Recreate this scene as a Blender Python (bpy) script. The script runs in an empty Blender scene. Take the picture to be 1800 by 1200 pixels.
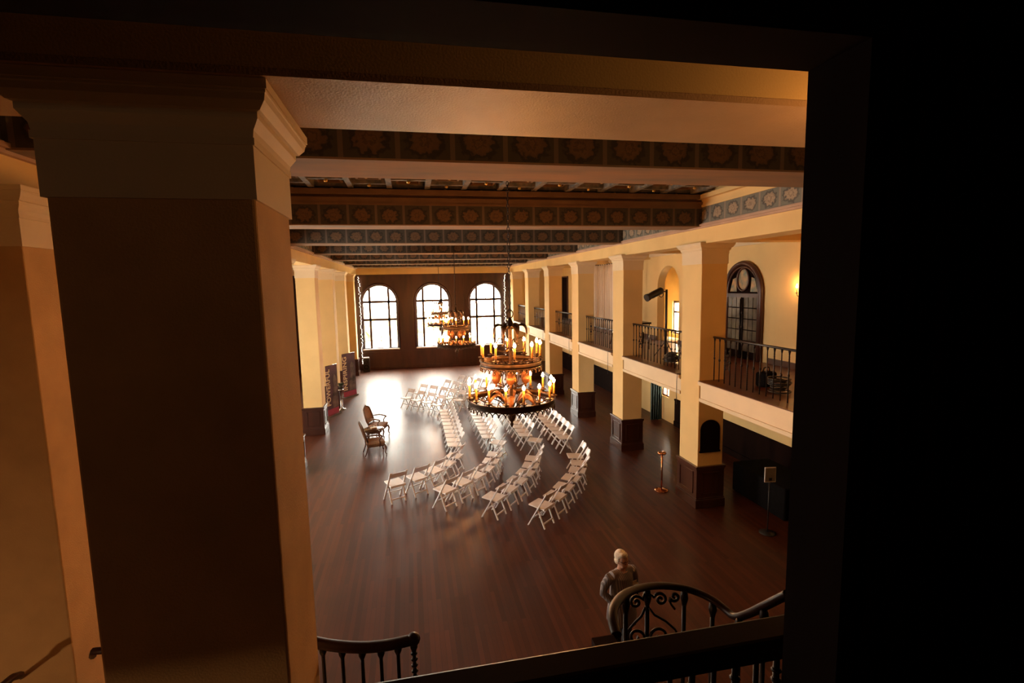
import bpy, bmesh, math, random
from mathutils import Vector, Matrix
random.seed(7)
PI = math.pi
C = bpy.context.scene.collection
SC = bpy.context.scene

# ------------------------------------------------------------------ camera, world, exposure
EYE = 5.2
cam_d = bpy.data.cameras.new('camera'); cam = bpy.data.objects.new('camera', cam_d); C.objects.link(cam)
yaw, pit, rol = .1971, .1116, -.0192
fw = Vector((math.sin(yaw)*math.cos(pit), math.cos(yaw)*math.cos(pit), -math.sin(pit)))
rt = Vector((math.cos(yaw), -math.sin(yaw), 0)); up = rt.cross(fw)
c_, s_ = math.cos(rol), math.sin(rol)
r2 = c_*rt + s_*up; u2 = -s_*rt + c_*up
M = Matrix((r2, u2, -fw)).transposed().to_4x4(); M.translation = (0, 0, EYE)
cam.matrix_world = M
cam_d.sensor_width = 36; cam_d.lens = 884/1800*36; cam_d.clip_start = .05; cam_d.clip_end = 500
SC.camera = cam
SC.view_settings.view_transform = 'Standard'; SC.view_settings.look = 'None'
SC.view_settings.gamma = 1; SC.view_settings.exposure = 0.9
SC.cycles.use_denoising = True
SC.cycles.max_bounces = 7; SC.cycles.diffuse_bounces = 4; SC.cycles.glossy_bounces = 4
SC.cycles.caustics_reflective = False; SC.cycles.caustics_refractive = False
SC.cycles.sample_clamp_indirect = 6

w = bpy.data.worlds.new('daylight'); SC.world = w; w.use_nodes = True
bg = w.node_tree.nodes['Background']
bg.inputs[0].default_value = (1, .92, .82, 1); bg.inputs[1].default_value = 31.0

W = 33.0                                         # the window wall
def portal(name, loc, sx, sy, rot):
    l = bpy.data.lights.new(name, 'AREA'); l.shape = 'RECTANGLE'; l.size = sx; l.size_y = sy
    l.cycles.is_portal = True
    o = bpy.data.objects.new(name, l); C.objects.link(o); o.location = loc; o.rotation_euler = rot
for x in (-1.94, 1.4, 4.88): portal('window_portal', (x, W-.05, 3.3), 2.1, 4.2, (-PI/2, 0, 0))
LWIN = [(11.4, 13.1), (16.1, 16.7), (20.6, 21.2), (24.8, 25.4)]     # tall windows of the left aisle
for a, b in LWIN: portal('window_portal', (-6.95, (a+b)/2, 3.1), b-a, 4.0, (PI/2, 0, -PI/2))
portal('window_portal', (10.45, 18.6, 3.8), .65, 1.45, (PI/2, 0, PI/2))

WARM = (1.0, .46, .14)
def lamp(name, loc, power, r=.04, col=WARM):
    l = bpy.data.lights.new(name, 'POINT'); l.energy = power; l.color = col; l.shadow_soft_size = r
    o = bpy.data.objects.new(name, l); C.objects.link(o); o.location = loc; return o

# ------------------------------------------------------------------ materials
def mat(name, col, rough=.6, metal=0, var=.0, scale=4, bump=0, bscale=None, spec=.5, coat=0, col2=None, stretch=(1,1,1)):
    m = bpy.data.materials.new(name); m.use_nodes = True
    nt = m.node_tree; b = nt.nodes['Principled BSDF']
    b.inputs['Roughness'].default_value = rough; b.inputs['Metallic'].default_value = metal
    b.inputs['Specular IOR Level'].default_value = spec; b.inputs['Coat Weight'].default_value = coat
    b.inputs['Coat Roughness'].default_value = .15
    tc = nt.nodes.new('ShaderNodeTexCoord'); mp = nt.nodes.new('ShaderNodeMapping')
    mp.inputs['Scale'].default_value = stretch
    nt.links.new(tc.outputs['Object'], mp.inputs[0])
    no = nt.nodes.new('ShaderNodeTexNoise'); no.inputs['Scale'].default_value = scale; no.inputs['Detail'].default_value = 5
    nt.links.new(mp.outputs[0], no.inputs['Vector'])
    mx = nt.nodes.new('ShaderNodeMix'); mx.data_type = 'RGBA'
    a = Vector(col)
    c1 = col2 if col2 else tuple(a*(1-var)); c0 = tuple(a*(1+var)) if not col2 else col
    mx.inputs[6].default_value = (*c0, 1); mx.inputs[7].default_value = (*c1, 1)
    rp = nt.nodes.new('ShaderNodeValToRGB'); rp.color_ramp.elements[0].position = .35; rp.color_ramp.elements[1].position = .65
    nt.links.new(no.outputs[0], rp.inputs[0]); nt.links.new(rp.outputs[0], mx.inputs[0])
    nt.links.new(mx.outputs[2], b.inputs['Base Color'])
    if bump:
        n2 = nt.nodes.new('ShaderNodeTexNoise'); n2.inputs['Scale'].default_value = bscale or scale*6; n2.inputs['Detail'].default_value = 4
        nt.links.new(mp.outputs[0], n2.inputs['Vector'])
        bp = nt.nodes.new('ShaderNodeBump'); bp.inputs['Strength'].default_value = bump; bp.inputs['Distance'].default_value = .02
        nt.links.new(n2.outputs[0], bp.inputs['Height']); nt.links.new(bp.outputs[0], b.inputs['Normal'])
    return m
def emis(name, col, s):
    m = bpy.data.materials.new(name); m.use_nodes = True; nt = m.node_tree; nt.nodes.clear()
    e = nt.nodes.new('ShaderNodeEmission'); e.inputs[0].default_value = (*col, 1); e.inputs[1].default_value = s
    o = nt.nodes.new('ShaderNodeOutputMaterial'); nt.links.new(e.outputs[0], o.inputs[0]); return m
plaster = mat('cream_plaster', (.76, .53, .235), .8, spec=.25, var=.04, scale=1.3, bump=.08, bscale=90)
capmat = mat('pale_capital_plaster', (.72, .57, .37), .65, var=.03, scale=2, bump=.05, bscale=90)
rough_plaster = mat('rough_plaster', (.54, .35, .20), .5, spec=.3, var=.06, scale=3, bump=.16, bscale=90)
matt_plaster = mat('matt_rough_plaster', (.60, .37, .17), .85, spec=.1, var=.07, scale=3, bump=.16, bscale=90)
soffitm = mat('painted_soffit', (.34, .20, .125), .85, spec=.1, col2=(.21, .16, .125), scale=1.4, bump=.12, bscale=80, stretch=(.5, 2, 1))
darkwood = mat('dark_wood', (.055, .017, .009), .4, var=.35, scale=3, coat=.1, stretch=(1, 1, .15))
polished = mat('polished_wainscot', (.045, .013, .007), .3, var=.3, scale=3, coat=.4, stretch=(1, 1, .15))
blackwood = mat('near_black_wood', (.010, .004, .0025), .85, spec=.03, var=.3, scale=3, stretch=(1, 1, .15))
railwood = mat('handrail_wood', (.032, .010, .006), .5, spec=.25, var=.3, scale=6, coat=.08)
blackrail = mat('gallery_handrail_wood', (.014, .005, .0035), .42, spec=.2, var=.2, scale=6)
iron = mat('wrought_iron', (.03, .022, .018), .4, metal=.7, var=.2, scale=20)
bronze = mat('aged_bronze', (.055, .028, .014), .42, metal=.6, var=.35, scale=14)
leafgold = mat('gilt_leaf', (.19, .075, .028), .4, metal=.5, var=.4, scale=16)
mulm = mat('window_frame_dark', (.06, .025, .018), .45, var=.2)
white_paint = mat('white_chair_paint', (.84, .81, .83), .35, var=.03, scale=8)
seat_m = mat('pale_seat_pad', (.78, .71, .68), .45, var=.04, scale=8)
black_m = mat('black_plastic', (.018, .016, .015), .4, var=.2)
blackcloth = mat('black_fabric', (.006, .005, .005), .95, spec=.05, var=.3, scale=12)
brass = mat('polished_brass', (.62, .24, .10), .2, metal=1, var=.1)
steel = mat('brushed_steel', (.5, .48, .46), .25, metal=1, var=.1)
teal = mat('teal_curtain', (.06, .09, .075), .8, var=.2, scale=3, stretch=(1, 4, .3))
paled = mat('pale_drape', (.72, .60, .47), .8, var=.08, scale=2, stretch=(1, 4, .3))
upholst = mat('tan_upholstery', (.30, .17, .10), .8, var=.2, scale=22)
chairwood = mat('carved_chair_wood', (.10, .04, .02), .3, var=.3, scale=8, coat=.3)
candle_m = mat('amber_candle_sleeve', (.85, .42, .08), .5, var=.08, scale=10)
candle_m.node_tree.nodes['Principled BSDF'].inputs['Subsurface Weight'].default_value = .3
bulb_m = emis('bulb_glow', (1, .38, .10), 220)
sconce_m = emis('sconce_glow', (1, .46, .15), 420)
fairy_glare_m = emis('fairy_and_glare_dot', (1, .86, .66), 9)
greenm = mat('dark_foliage', (.03, .045, .02), .6, var=.4, scale=12)
skin = mat('skin', (.62, .33, .22), .55, var=.05, scale=10)
hairm = mat('white_hair', (.80, .70, .55), .7, var=.1, scale=30, bump=.5, bscale=60)
lensm = mat('spectacle_frame', (.05, .02, .02), .3)
paper = mat('cream_paper', (.75, .60, .38), .6)
trouser = mat('dark_trousers', (.02, .018, .02), .8, var=.2)
signw = mat('sign_card', (.50, .48, .44), .5, var=.05)

def stripes():
    m = mat('striped_tunic_fabric', (.20, .17, .17), .8); nt = m.node_tree; b = nt.nodes['Principled BSDF']
    tc = nt.nodes.new('ShaderNodeTexCoord'); wv = nt.nodes.new('ShaderNodeTexWave'); wv.bands_direction = 'Y'
    wv.inputs['Scale'].default_value = 14; wv.inputs['Distortion'].default_value = 1.2
    nt.links.new(tc.outputs['Object'], wv.inputs['Vector'])
    r = nt.nodes.new('ShaderNodeValToRGB'); r.color_ramp.elements[0].color = (.13, .105, .11, 1); r.color_ramp.elements[1].color = (.30, .26, .26, 1)
    r.color_ramp.elements[0].position = .45; r.color_ramp.elements[1].position = .75
    nt.links.new(wv.outputs[0], r.inputs[0]); nt.links.new(r.outputs[0], b.inputs['Base Color']); return m
tunicm = stripes()

def floor_mat():
    m = bpy.data.materials.new('dark_hardwood_boards'); m.use_nodes = True; nt = m.node_tree; b = nt.nodes['Principled BSDF']
    tc = nt.nodes.new('ShaderNodeTexCoord'); mp = nt.nodes.new('ShaderNodeMapping'); mp.inputs['Rotation'].default_value = (0, 0, PI/2)
    nt.links.new(tc.outputs['Object'], mp.inputs[0])
    br = nt.nodes.new('ShaderNodeTexBrick'); br.inputs['Scale'].default_value = 1; br.inputs['Brick Width'].default_value = 1.6
    br.inputs['Row Height'].default_value = .075; br.inputs['Mortar Size'].default_value = .0015; br.inputs['Mortar Smooth'].default_value = .3
    br.inputs['Color1'].default_value = (.085, .021, .007, 1); br.inputs['Color2'].default_value = (.046, .011, .004, 1)
    br.inputs['Mortar'].default_value = (.02, .008, .005, 1); br.inputs['Bias'].default_value = -.1
    nt.links.new(mp.outputs[0], br.inputs['Vector'])
    no = nt.nodes.new('ShaderNodeTexNoise'); no.inputs['Scale'].default_value = 1.1; no.inputs['Detail'].default_value = 6
    nt.links.new(tc.outputs['Object'], no.inputs['Vector'])
    hs = nt.nodes.new('ShaderNodeHueSaturation'); mr = nt.nodes.new('ShaderNodeMapRange')
    mr.inputs['To Min'].default_value = .6; mr.inputs['To Max'].default_value = 1.35
    nt.links.new(no.outputs[0], mr.inputs[0]); nt.links.new(mr.outputs[0], hs.inputs['Value'])
    nt.links.new(br.outputs['Color'], hs.inputs['Color']); nt.links.new(hs.outputs[0], b.inputs['Base Color'])
    mr2 = nt.nodes.new('ShaderNodeMapRange'); mr2.inputs['To Min'].default_value = .46; mr2.inputs['To Max'].default_value = .58; b.inputs['Specular IOR Level'].default_value = .22; b.inputs['Specular Tint'].default_value = (1, .64, .46, 1); b.inputs['Coat Weight'].default_value = .22; b.inputs['Coat Roughness'].default_value = .22
    nt.links.new(no.outputs[0], mr2.inputs[0]); nt.links.new(mr2.outputs[0], b.inputs['Roughness'])
    bp = nt.nodes.new('ShaderNodeBump'); bp.inputs['Strength'].default_value = .25; bp.inputs['Distance'].default_value = .004
    nt.links.new(br.outputs['Fac'], bp.inputs['Height']); bp.invert = True
    nt.links.new(bp.outputs[0], b.inputs['Normal'])
    return m
floorm = floor_mat()

def frieze_mat(name, axis, zc, h, bgc, rosec, pitch=.515, off=0.0):
    """painted band of repeated oval flower medallions; axis 0 = along X, 1 = along Y"""
    m = bpy.data.materials.new(name); m.use_nodes = True; nt = m.node_tree; b = nt.nodes['Principled BSDF']
    b.inputs['Roughness'].default_value = .7
    L = nt.links.new; N = nt.nodes.new
    tc = N('ShaderNodeTexCoord'); sp = N('ShaderNodeSeparateXYZ'); L(tc.outputs['Object'], sp.inputs[0])
    def mth(op, a, bb=None):
        n = N('ShaderNodeMath'); n.operation = op
        for i, v in enumerate((a, bb)):
            if v is None: continue
            if isinstance(v, (int, float)): n.inputs[i].default_value = v
            else: L(v, n.inputs[i])
        return n.outputs[0]
    u = mth('DIVIDE', mth('ADD', sp.outputs[axis], off), pitch); fr = mth('SUBTRACT', mth('FRACT', mth('ADD', u, 100)), .5)
    v = mth('DIVIDE', mth('SUBTRACT', sp.outputs[2], zc), h)
    no = N('ShaderNodeTexNoise'); no.inputs['Scale'].default_value = 17; no.inputs['Detail'].default_value = 5; L(tc.outputs['Object'], no.inputs['Vector'])
    nn = mth('MULTIPLY', mth('SUBTRACT', no.outputs[0], .5), .42)
    ang = mth('ARCTAN2', v, fr); pet = mth('MULTIPLY', mth('ABSOLUTE', mth('SINE', mth('MULTIPLY', ang, 5))), .045)
    d = mth('SQRT', mth('ADD', mth('POWER', mth('MULTIPLY', fr, 1.15), 2), mth('POWER', mth('MULTIPLY', v, .95), 2)))
    d = mth('ADD', mth('ADD', d, nn), pet)
    r = N('ShaderNodeValToRGB'); cr = r.color_ramp; cr.interpolation = 'EASE'
    cr.elements[0].position = .0; cr.elements[0].color = (*[q*.75 for q in rosec], 1)
    cr.elements[1].position = 1; cr.elements[1].color = (*bgc, 1)
    for p, q in ((.08, [k*1.1 for k in rosec]), (.14, [k*.55 for k in rosec]), (.20, rosec), (.30, [k*.8 for k in rosec]), (.37, [k*.45 for k in bgc]), (.42, [k*.5 for k in bgc]), (.48, bgc)):
        e = cr.elements.new(p); e.color = (*q, 1)
    L(d, r.inputs[0])
    edge = mth('GREATER_THAN', mth('ABSOLUTE', fr), .455)
    mx = N('ShaderNodeMix'); mx.data_type = 'RGBA'; L(edge, mx.inputs[0]); L(r.outputs[0], mx.inputs[6])
    mx.inputs[7].default_value = (*[k*.6+.05 for k in rosec], 1); L(mx.outputs[2], b.inputs['Base Color'])
    return m
frX = frieze_mat('painted_frieze_beam', 0, 6.57, .36, (.055, .042, .028), (.14, .075, .035), off=.06)
frY = frieze_mat('painted_frieze_wall', 1, 6.62, .32, (.16, .15, .12), (.36, .26, .17), off=-.02)
browntrim = mat('brown_painted_trim', (.17, .09, .04), .6, var=.12, scale=3)
pinktrim = mat('rose_painted_trim', (.46, .29, .20), .6, var=.1, scale=2)
cofdark = mat('dark_red_coffer', (.10, .045, .03), .7, var=.3, scale=6)
cofrib = mat('stencilled_coffer_rib', (.26, .21, .16), .7, col2=(.10, .10, .09), scale=9)
goldstud = mat('gold_stud', (.75, .45, .14), .35, metal=.8)

# ------------------------------------------------------------------ mesh helpers
class MB:
    def __init__(s): s.bm = bmesh.new()
    def box(s, x0, x1, y0, y1, z0, z1):
        v = [s.bm.verts.new(p) for p in ((x0,y0,z0),(x1,y0,z0),(x1,y1,z0),(x0,y1,z0),(x0,y0,z1),(x1,y0,z1),(x1,y1,z1),(x0,y1,z1))]
        for f in ((0,3,2,1),(4,5,6,7),(0,1,5,4),(1,2,6,5),(2,3,7,6),(3,0,4,7)): s.bm.faces.new([v[i] for i in f])
        return s
    def bar(s, a, b, wx, wy, upv=(0,0,1)):
        """rectangular bar from a to b; wx across, wy along the other normal"""
        a, b = Vector(a), Vector(b); d = (b-a).normalized(); U = Vector(upv)
        if abs(d.dot(U)) > .98: U = Vector((1,0,0))
        X = d.cross(U).normalized()*wx/2; Y = X.cross(d).normalized()*wy/2
        v = [s.bm.verts.new(p+i*X+j*Y) for p in (a, b) for i, j in ((-1,-1),(1,-1),(1,1),(-1,1))]
        for f in ((3,2,1,0),(4,5,6,7),(0,1,5,4),(1,2,6,5),(2,3,7,6),(3,0,4,7)): s.bm.faces.new([v[i] for i in f])
        return s
    def tube(s, pts, r, n=8, cap=True, sx=1):
        pts = [Vector(p) for p in pts]; R = r if isinstance(r, (list, tuple)) else [r]*len(pts)
        rings = []; ref = None
        for i, p in enumerate(pts):
            d = (pts[min(i+1, len(pts)-1)]-pts[max(i-1, 0)]).normalized()
            if ref is None:
                ref = Vector((0,0,1)) if abs(d.z) < .9 else Vector((1,0,0))
            X = d.cross(ref)
            if X.length < 1e-4: X = d.cross(Vector((0,1,.1)))
            X.normalize(); Y = X.cross(d).normalized(); ref = Y
            rings.append([s.bm.verts.new(p+(X*math.cos(2*PI*k/n)*sx+Y*math.sin(2*PI*k/n))*R[i]) for k in range(n)])
        for a, b in zip(rings, rings[1:]):
            for k in range(n): s.bm.faces.new((a[k], a[(k+1)%n], b[(k+1)%n], b[k])).smooth = True
        if cap: s.bm.faces.new(rings[0][::-1]); s.bm.faces.new(rings[-1])
        return s
    def ring(s, c, R, r, n=48, m=8, axis='Z', sz=1, R2=None):
        c = Vector(c); rg = []
        R2 = R2 or R
        for i in range(n):
            t = 2*PI*i/n; row = []
            for k in range(m):
                q = 2*PI*k/m; a = r*math.cos(q); h = r*math.sin(q)*sz
                x, y, z = (R+a)*math.cos(t), (R2+a)*math.sin(t), h
                row.append(s.bm.verts.new(c+Vector({'Z': (x,y,z), 'X': (z,x,y), 'Y': (x,z,y)}[axis])))
            rg.append(row)
        for i in range(n):
            a, b = rg[i], rg[(i+1)%n]
            for k in range(m): s.bm.faces.new((a[k], b[k], b[(k+1)%m], a[(k+1)%m])).smooth = True
        return s
    def lathe(s, c, prof, n=20, smooth=True, sy=1):
        c = Vector(c); rows = []
        for r, z in prof:
            rows.append([s.bm.verts.new(c+Vector((r*math.cos(2*PI*k/n), sy*r*math.sin(2*PI*k/n), z))) for k in range(n)])
        for a, b in zip(rows, rows[1:]):
            for k in range(n): s.bm.faces.new((a[k], a[(k+1)%n], b[(k+1)%n], b[k])).smooth = smooth
        if prof[0][0] > 1e-5: s.bm.faces.new(rows[0][::-1])
        if prof[-1][0] > 1e-5: s.bm.faces.new(rows[-1])
        return s
    def prism(s, poly, o, U, V, Nn):
        """polygon (u,v) list placed at o with axes U,V and extruded along Nn"""
        o, U, V, Nn = map(Vector, (o, U, V, Nn))
        a = [s.bm.verts.new(o+U*p+V*q) for p, q in poly]; b = [s.bm.verts.new(o+U*p+V*q+Nn) for p, q in poly]
        s.bm.faces.new(a[::-1]); s.bm.faces.new(b); n = len(a)
        for i in range(n): s.bm.faces.new((a[i], a[(i+1)%n], b[(i+1)%n], b[i]))
        return s
    def sheet(s, rows):
        vs = [[s.bm.verts.new(p) for p in row] for row in rows]
        for a, b in zip(vs, vs[1:]):
            for k in range(len(a)-1): s.bm.faces.new((a[k], a[k+1], b[k+1], b[k])).smooth = True
        return s
    def ball(s, c, rx, ry=None, rz=None, n=12, m=8):
        ry = ry or rx; rz = rz or rx
        c = Vector(c); top = s.bm.verts.new(c+Vector((0, 0, rz))); bot = s.bm.verts.new(c-Vector((0, 0, rz))); rows = []
        for j in range(1, m):
            t = PI*j/m; rows.append([s.bm.verts.new(c+Vector((rx*math.sin(t)*math.cos(2*PI*k/n), ry*math.sin(t)*math.sin(2*PI*k/n), rz*math.cos(t)))) for k in range(n)])
        for k in range(n):
            k2 = (k+1) % n
            s.bm.faces.new((top, rows[0][k], rows[0][k2])).smooth = True; s.bm.faces.new((bot, rows[-1][k2], rows[-1][k])).smooth = True
            for a, b in zip(rows, rows[1:]): s.bm.faces.new((a[k], b[k], b[k2], a[k2])).smooth = True
        return s
    def build(s, name, m, parent=None, bevel=0):
        bmesh.ops.recalc_face_normals(s.bm, faces=s.bm.faces)
        me = bpy.data.meshes.new(name); s.bm.to_mesh(me); s.bm.free(); me.materials.append(m)
        o = bpy.data.objects.new(name, me); C.objects.link(o)
        if parent: o.parent = parent
        if bevel:
            b = o.modifiers.new('bevel', 'BEVEL'); b.width = bevel; b.segments = 2; b.limit_method = 'ANGLE'
        return o
def tag(o, label=None, cat=None, group=None, kind=None):
    if label: o['label'] = label
    if cat: o['category'] = cat
    if group: o['group'] = group
    if kind: o['kind'] = kind
    return o
def thing(name, label, cat, loc=(0,0,0), rz=0, group=None):
    o = bpy.data.objects.new(name, None); C.objects.link(o); o.empty_display_size = .1
    o.location = loc; o.rotation_euler = (0, 0, rz); return tag(o, label, cat, group)
def struct(o): o['kind'] = 'structure'; return o
def copy_tree(o, parent=None):
    c = o.copy(); C.objects.link(c)
    if parent: c.parent = parent
    for ch in [k for k in o.children]: copy_tree(ch, c)
    return c
def arc(cx, cy, r, a0, a1, n=12): return [(cx+r*math.cos(a0+(a1-a0)*i/n), cy+r*math.sin(a0+(a1-a0)*i/n)) for i in range(n+1)]

def wall_mb(axis, p0, p1, u0, u1, z0, z1, ops=()):
    """wall slab between p0 and p1 along its normal axis, with openings (a, b, sill, spring, arched)"""
    mb = MB()
    def bx(a, b, za, zb):
        if b-a < 1e-4 or zb-za < 1e-4: return
        if axis == 'Y': mb.box(a, b, p0, p1, za, zb)
        else: mb.box(p0, p1, a, b, za, zb)
    u = u0
    for a, b, zb, zs, ar in sorted(ops):
        bx(u, a, z0, z1); bx(a, b, z0, zb)
        if not ar: bx(a, b, zs, z1)
        else:
            n = 24; R = (b-a)/2; cx = (a+b)/2
            pr = [(a, z1)] + [(cx-R*math.cos(PI*i/n), zs+R*math.sin(PI*i/n)) for i in range(n+1)] + [(b, z1)]
            # spandrel as columns (keeps faces convex)
            for i in range(n):
                p, q = pr[1+i], pr[2+i]
                if q[0]-p[0] < 1e-5: continue
                poly = [(p[0], p[1]), (q[0], q[1]), (q[0], z1), (p[0], z1)]
                if axis == 'Y': mb.prism(poly, (0, p0, 0), (1,0,0), (0,0,1), (0, p1-p0, 0))
                else: mb.prism(poly, (p0, 0, 0), (0,1,0), (0,0,1), (p1-p0, 0, 0))
        u = b
    bx(u, u1, z0, z1)
    return mb

# ------------------------------------------------------------------ the shell
XR, XL = 6.25, -3.2
struct(MB().box(-7, 12.6, -2.2, W, -.12, 0).build('floor', floorm))
XB = 9.3                                          # back wall of the aisle and mezzanine
win = [(-2.97, -.89), (.36, 2.44), (3.84, 5.92)]
SILL, SPR = 1.33, 4.30
wf = struct(wall_mb('Y', W, W+.35, -7, XB+.3, -.12, 7.4, [(a, b, SILL, SPR, True) for a, b in win]).build('wall_far', darkwood))
struct(MB().box(-7, XB, W-.06, W-.001, 6.02, 6.42).build('trim_1', plaster))
struct(MB().box(6.93, XB-.001, W-.009, W-.001, .0, 2.5).box(6.93, XB-.001, W-.009, W-.001, 3.0, 6.36).build('wall_far_aisle', plaster))
# wainscot joints and base on the far wall
t = MB().box(-3.15, 6.2, W-.05, W-.002, 0, .16).box(-3.15, 6.2, W-.04, W-.002, 1.02, 1.10)
for x in (-.55, .02, 2.78, 3.45): t.box(x-.03, x+.03, W-.03, W-.002, .16, 6.0)
struct(t.build('trim_2', darkwood))
glass = bpy.data.materials.new('window_glass'); glass.use_nodes = True; nt = glass.node_tree; nt.nodes.clear()
tr = nt.nodes.new('ShaderNodeBsdfTransparent'); gl = nt.nodes.new('ShaderNodeBsdfGlossy'); gl.inputs['Roughness'].default_value = .03
ms = nt.nodes.new('ShaderNodeMixShader'); ms.inputs[0].default_value = .06; mo = nt.nodes.new('ShaderNodeOutputMaterial')
tr.inputs[0].default_value = (.96, .97, .95, 1)
nt.links.new(tr.outputs[0], ms.inputs[1]); nt.links.new(gl.outputs[0], ms.inputs[2]); nt.links.new(ms.outputs[0], mo.inputs[0])
for k, (a, b) in enumerate(win):
    cx = (a+b)/2; R = (b-a)/2
    def zt(x): return SPR+math.sqrt(max(0, R*R-(x-cx)**2))
    root = struct(thing('window_%d' % (k+1), None, None, (cx, W, SILL)))
    def L(p): return (p[0]-cx, p[1]-W, p[2]-SILL)
    f = MB()                                      # arched outer moulding, on the room side
    for rr, th, yy in ((R+.10, .055, -.04), (R+.015, .03, -.01)):
        pts = [(a-(rr-R), 0, SILL)] + [(cx-rr*math.cos(PI*i/28), 0, SPR+rr*math.sin(PI*i/28)) for i in range(29)] + [(b+(rr-R), 0, SILL)]
        f.tube([L((p[0], W+yy, p[2])) for p in pts], th, 8)
    f.build('window_frame', darkwood, root)
    MB().box(a-cx-.1, b-cx+.1, -.12, .02, -.08, -.0).build('window_sill', white_paint, root)
    m = MB()
    for x in (a+.43, a+1.60): m.box(x-cx-.07, x-cx+.07, .10, .2, 0, zt(x)-SILL)
    for z in (SPR, 3.17): m.box(a-cx, b-cx, .10, .2, z-SILL-.075, z-SILL+.075)
    m.box(a-cx, a-cx+.05, .10, .2, 0, SPR-SILL).box(b-cx-.05, b-cx, .10, .2, 0, SPR-SILL).box(a-cx, b-cx, .10, .2, 0, .05)
    m.tube([L((cx-(R-.02)*math.cos(PI*i/28), W+.15, SPR+(R-.02)*math.sin(PI*i/28))) for i in range(29)], .03, 6)
    m.build('mullion', mulm, root)
    g = MB(); g.box(-.016, .016, .145, .16, 0, zt(cx)-SILL-.02)
    for z in (1.83, 2.38, 2.77, 3.55, 3.92, 4.85): g.box(a-cx, b-cx, .146, .158, z-SILL-.012, z-SILL+.012) if z < SPR else g.box(a-cx+.2, b-cx-.2, .146, .158, z-SILL-.012, z-SILL+.012)
    g.build('glazing_bar', mulm, root)
    pane = [(a-cx, 0), (b-cx, 0)] + [(R*math.cos(PI*i/28), SPR-SILL+R*math.sin(PI*i/28)) for i in range(29)]
    MB().prism(pane, (0, .17, 0), (1,0,0), (0,0,1), (0, .006, 0)).build('glass_pane', glass, root)

# ground and planting outside the windows, seen through the glass
lawn = mat('sunlit_lawn', (.50, .45, .30), .9, var=.25, scale=.8)
struct(MB().box(-40, 60, W+.36, 120, -1.2, -1.0).build('ground_outside', lawn))
hedge = mat('garden_foliage', (.42, .40, .22), .9, var=.4, scale=1.2)
for k, (x, y, r, h, lb) in enumerate(((-7, 62, 5, 3.4, 'broad pale shrub outside the left arched window'), (4, 70, 6, 3.9, 'broad pale shrub outside the middle arched window'), (14, 60, 5, 3.0, 'broad pale shrub outside the right arched window'))):
    b = MB()
    for i in range(9): b.ball((random.uniform(-r, r)*.7, random.uniform(-1.5, 1.5), h*random.uniform(.15, .6)), r*random.uniform(.3, .5), r*.35, h*.45, 12, 8)
    o = b.build('garden_shrub', hedge); o.location = (x, y, -1.0); tag(o, lb, 'shrub', 'shrubs outside the windows')

# side walls, back, ceiling
struct(wall_mb('X', -7.3, -7, -2.2, W+.35, -.12, 7.6, [(a, b, 1.1, 5.1, False) for a, b in LWIN]).build('wall_left', plaster))
for k, (a, b) in enumerate(LWIN):
    r_ = struct(thing('window_%d' % (k+6), None, None, (-7.15, (a+b)/2, 1.1))); h = (b-a)/2
    MB().box(-.04, .04, -h, -h+.07, 0, 4).box(-.04, .04, h-.07, h, 0, 4).box(-.04, .04, -h, h, 0, .07).box(-.04, .04, -h, h, 3.93, 4).box(-.03, .03, -.03, .03, 0, 4).box(-.03, .03, -h, h, 1.3, 1.36).box(-.03, .03, -h, h, 2.6, 2.66).build('window_frame', mulm, r_)
    MB().box(0, .006, -h, h, 0, 4).build('glass_pane', glass, r_)
recess = (15.3, 19.35)
struct(wall_mb('X', XB, XB+.3, -2.2, W, -.12, 2.9, [(16.9, 17.5, .9, 2.0, False)]).build('wall_right', plaster))
struct(wall_mb('X', XB, XB+.3, -2.2, W, 2.9, 7.4, [(16.3, 17.9, 2.96, 5.0, True)]).build('wall_right_upper', plaster))
# recess behind the arch on the mezzanine, with the tall narrow window
struct(wall_mb('X', 10.5, 10.8, 14.9, 19.9, 2.9, 7.0, [(18.3, 18.9, 3.1, 4.45, False)]).build('wall_recess', plaster))
struct(MB().box(XB+.3, 10.5, 14.9, 15.1, 2.9, 7).box(XB+.3, 10.5, 19.7, 19.9, 2.9, 7).box(XB+.3, 10.8, 14.9, 19.9, 6.9, 7.1).box(XB, 10.8, 14.9, 19.9, 2.8, 2.96).build('wall_recess_side', plaster))
rw = struct(thing('window_4', None, None, (10.6, 18.6, 3.1)))
MB().box(-.04, .04, -.32, -.26, 0, 1.32).box(-.04, .04, .26, .32, 0, 1.32).box(-.04, .04, -.32, .32, -.02, .05).box(-.04, .04, -.32, .32, 1.26, 1.36).box(-.03, .03, -.3, .3, .86, .92).build('window_frame', mulm, rw)
MB().box(.0, .006, -.3, .3, 0, 1.3).build('glass_pane', glass, rw)
lw = struct(thing('window_5', None, None, (XB+.1, 17.2, .9)))
MB().box(-.03, .03, -.3, -.25, 0, 1.1).box(-.03, .03, .25, .3, 0, 1.1).box(-.03, .03, -.3, .3, 0, .05).box(-.03, .03, -.3, .3, .55, .6).box(-.03, .03, -.02, .02, 0, 1.1).build('window_frame', mulm, lw)
MB().box(.0, .006, -.3, .3, 0, 1.1).build('glass_pane', glass, lw)
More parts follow.
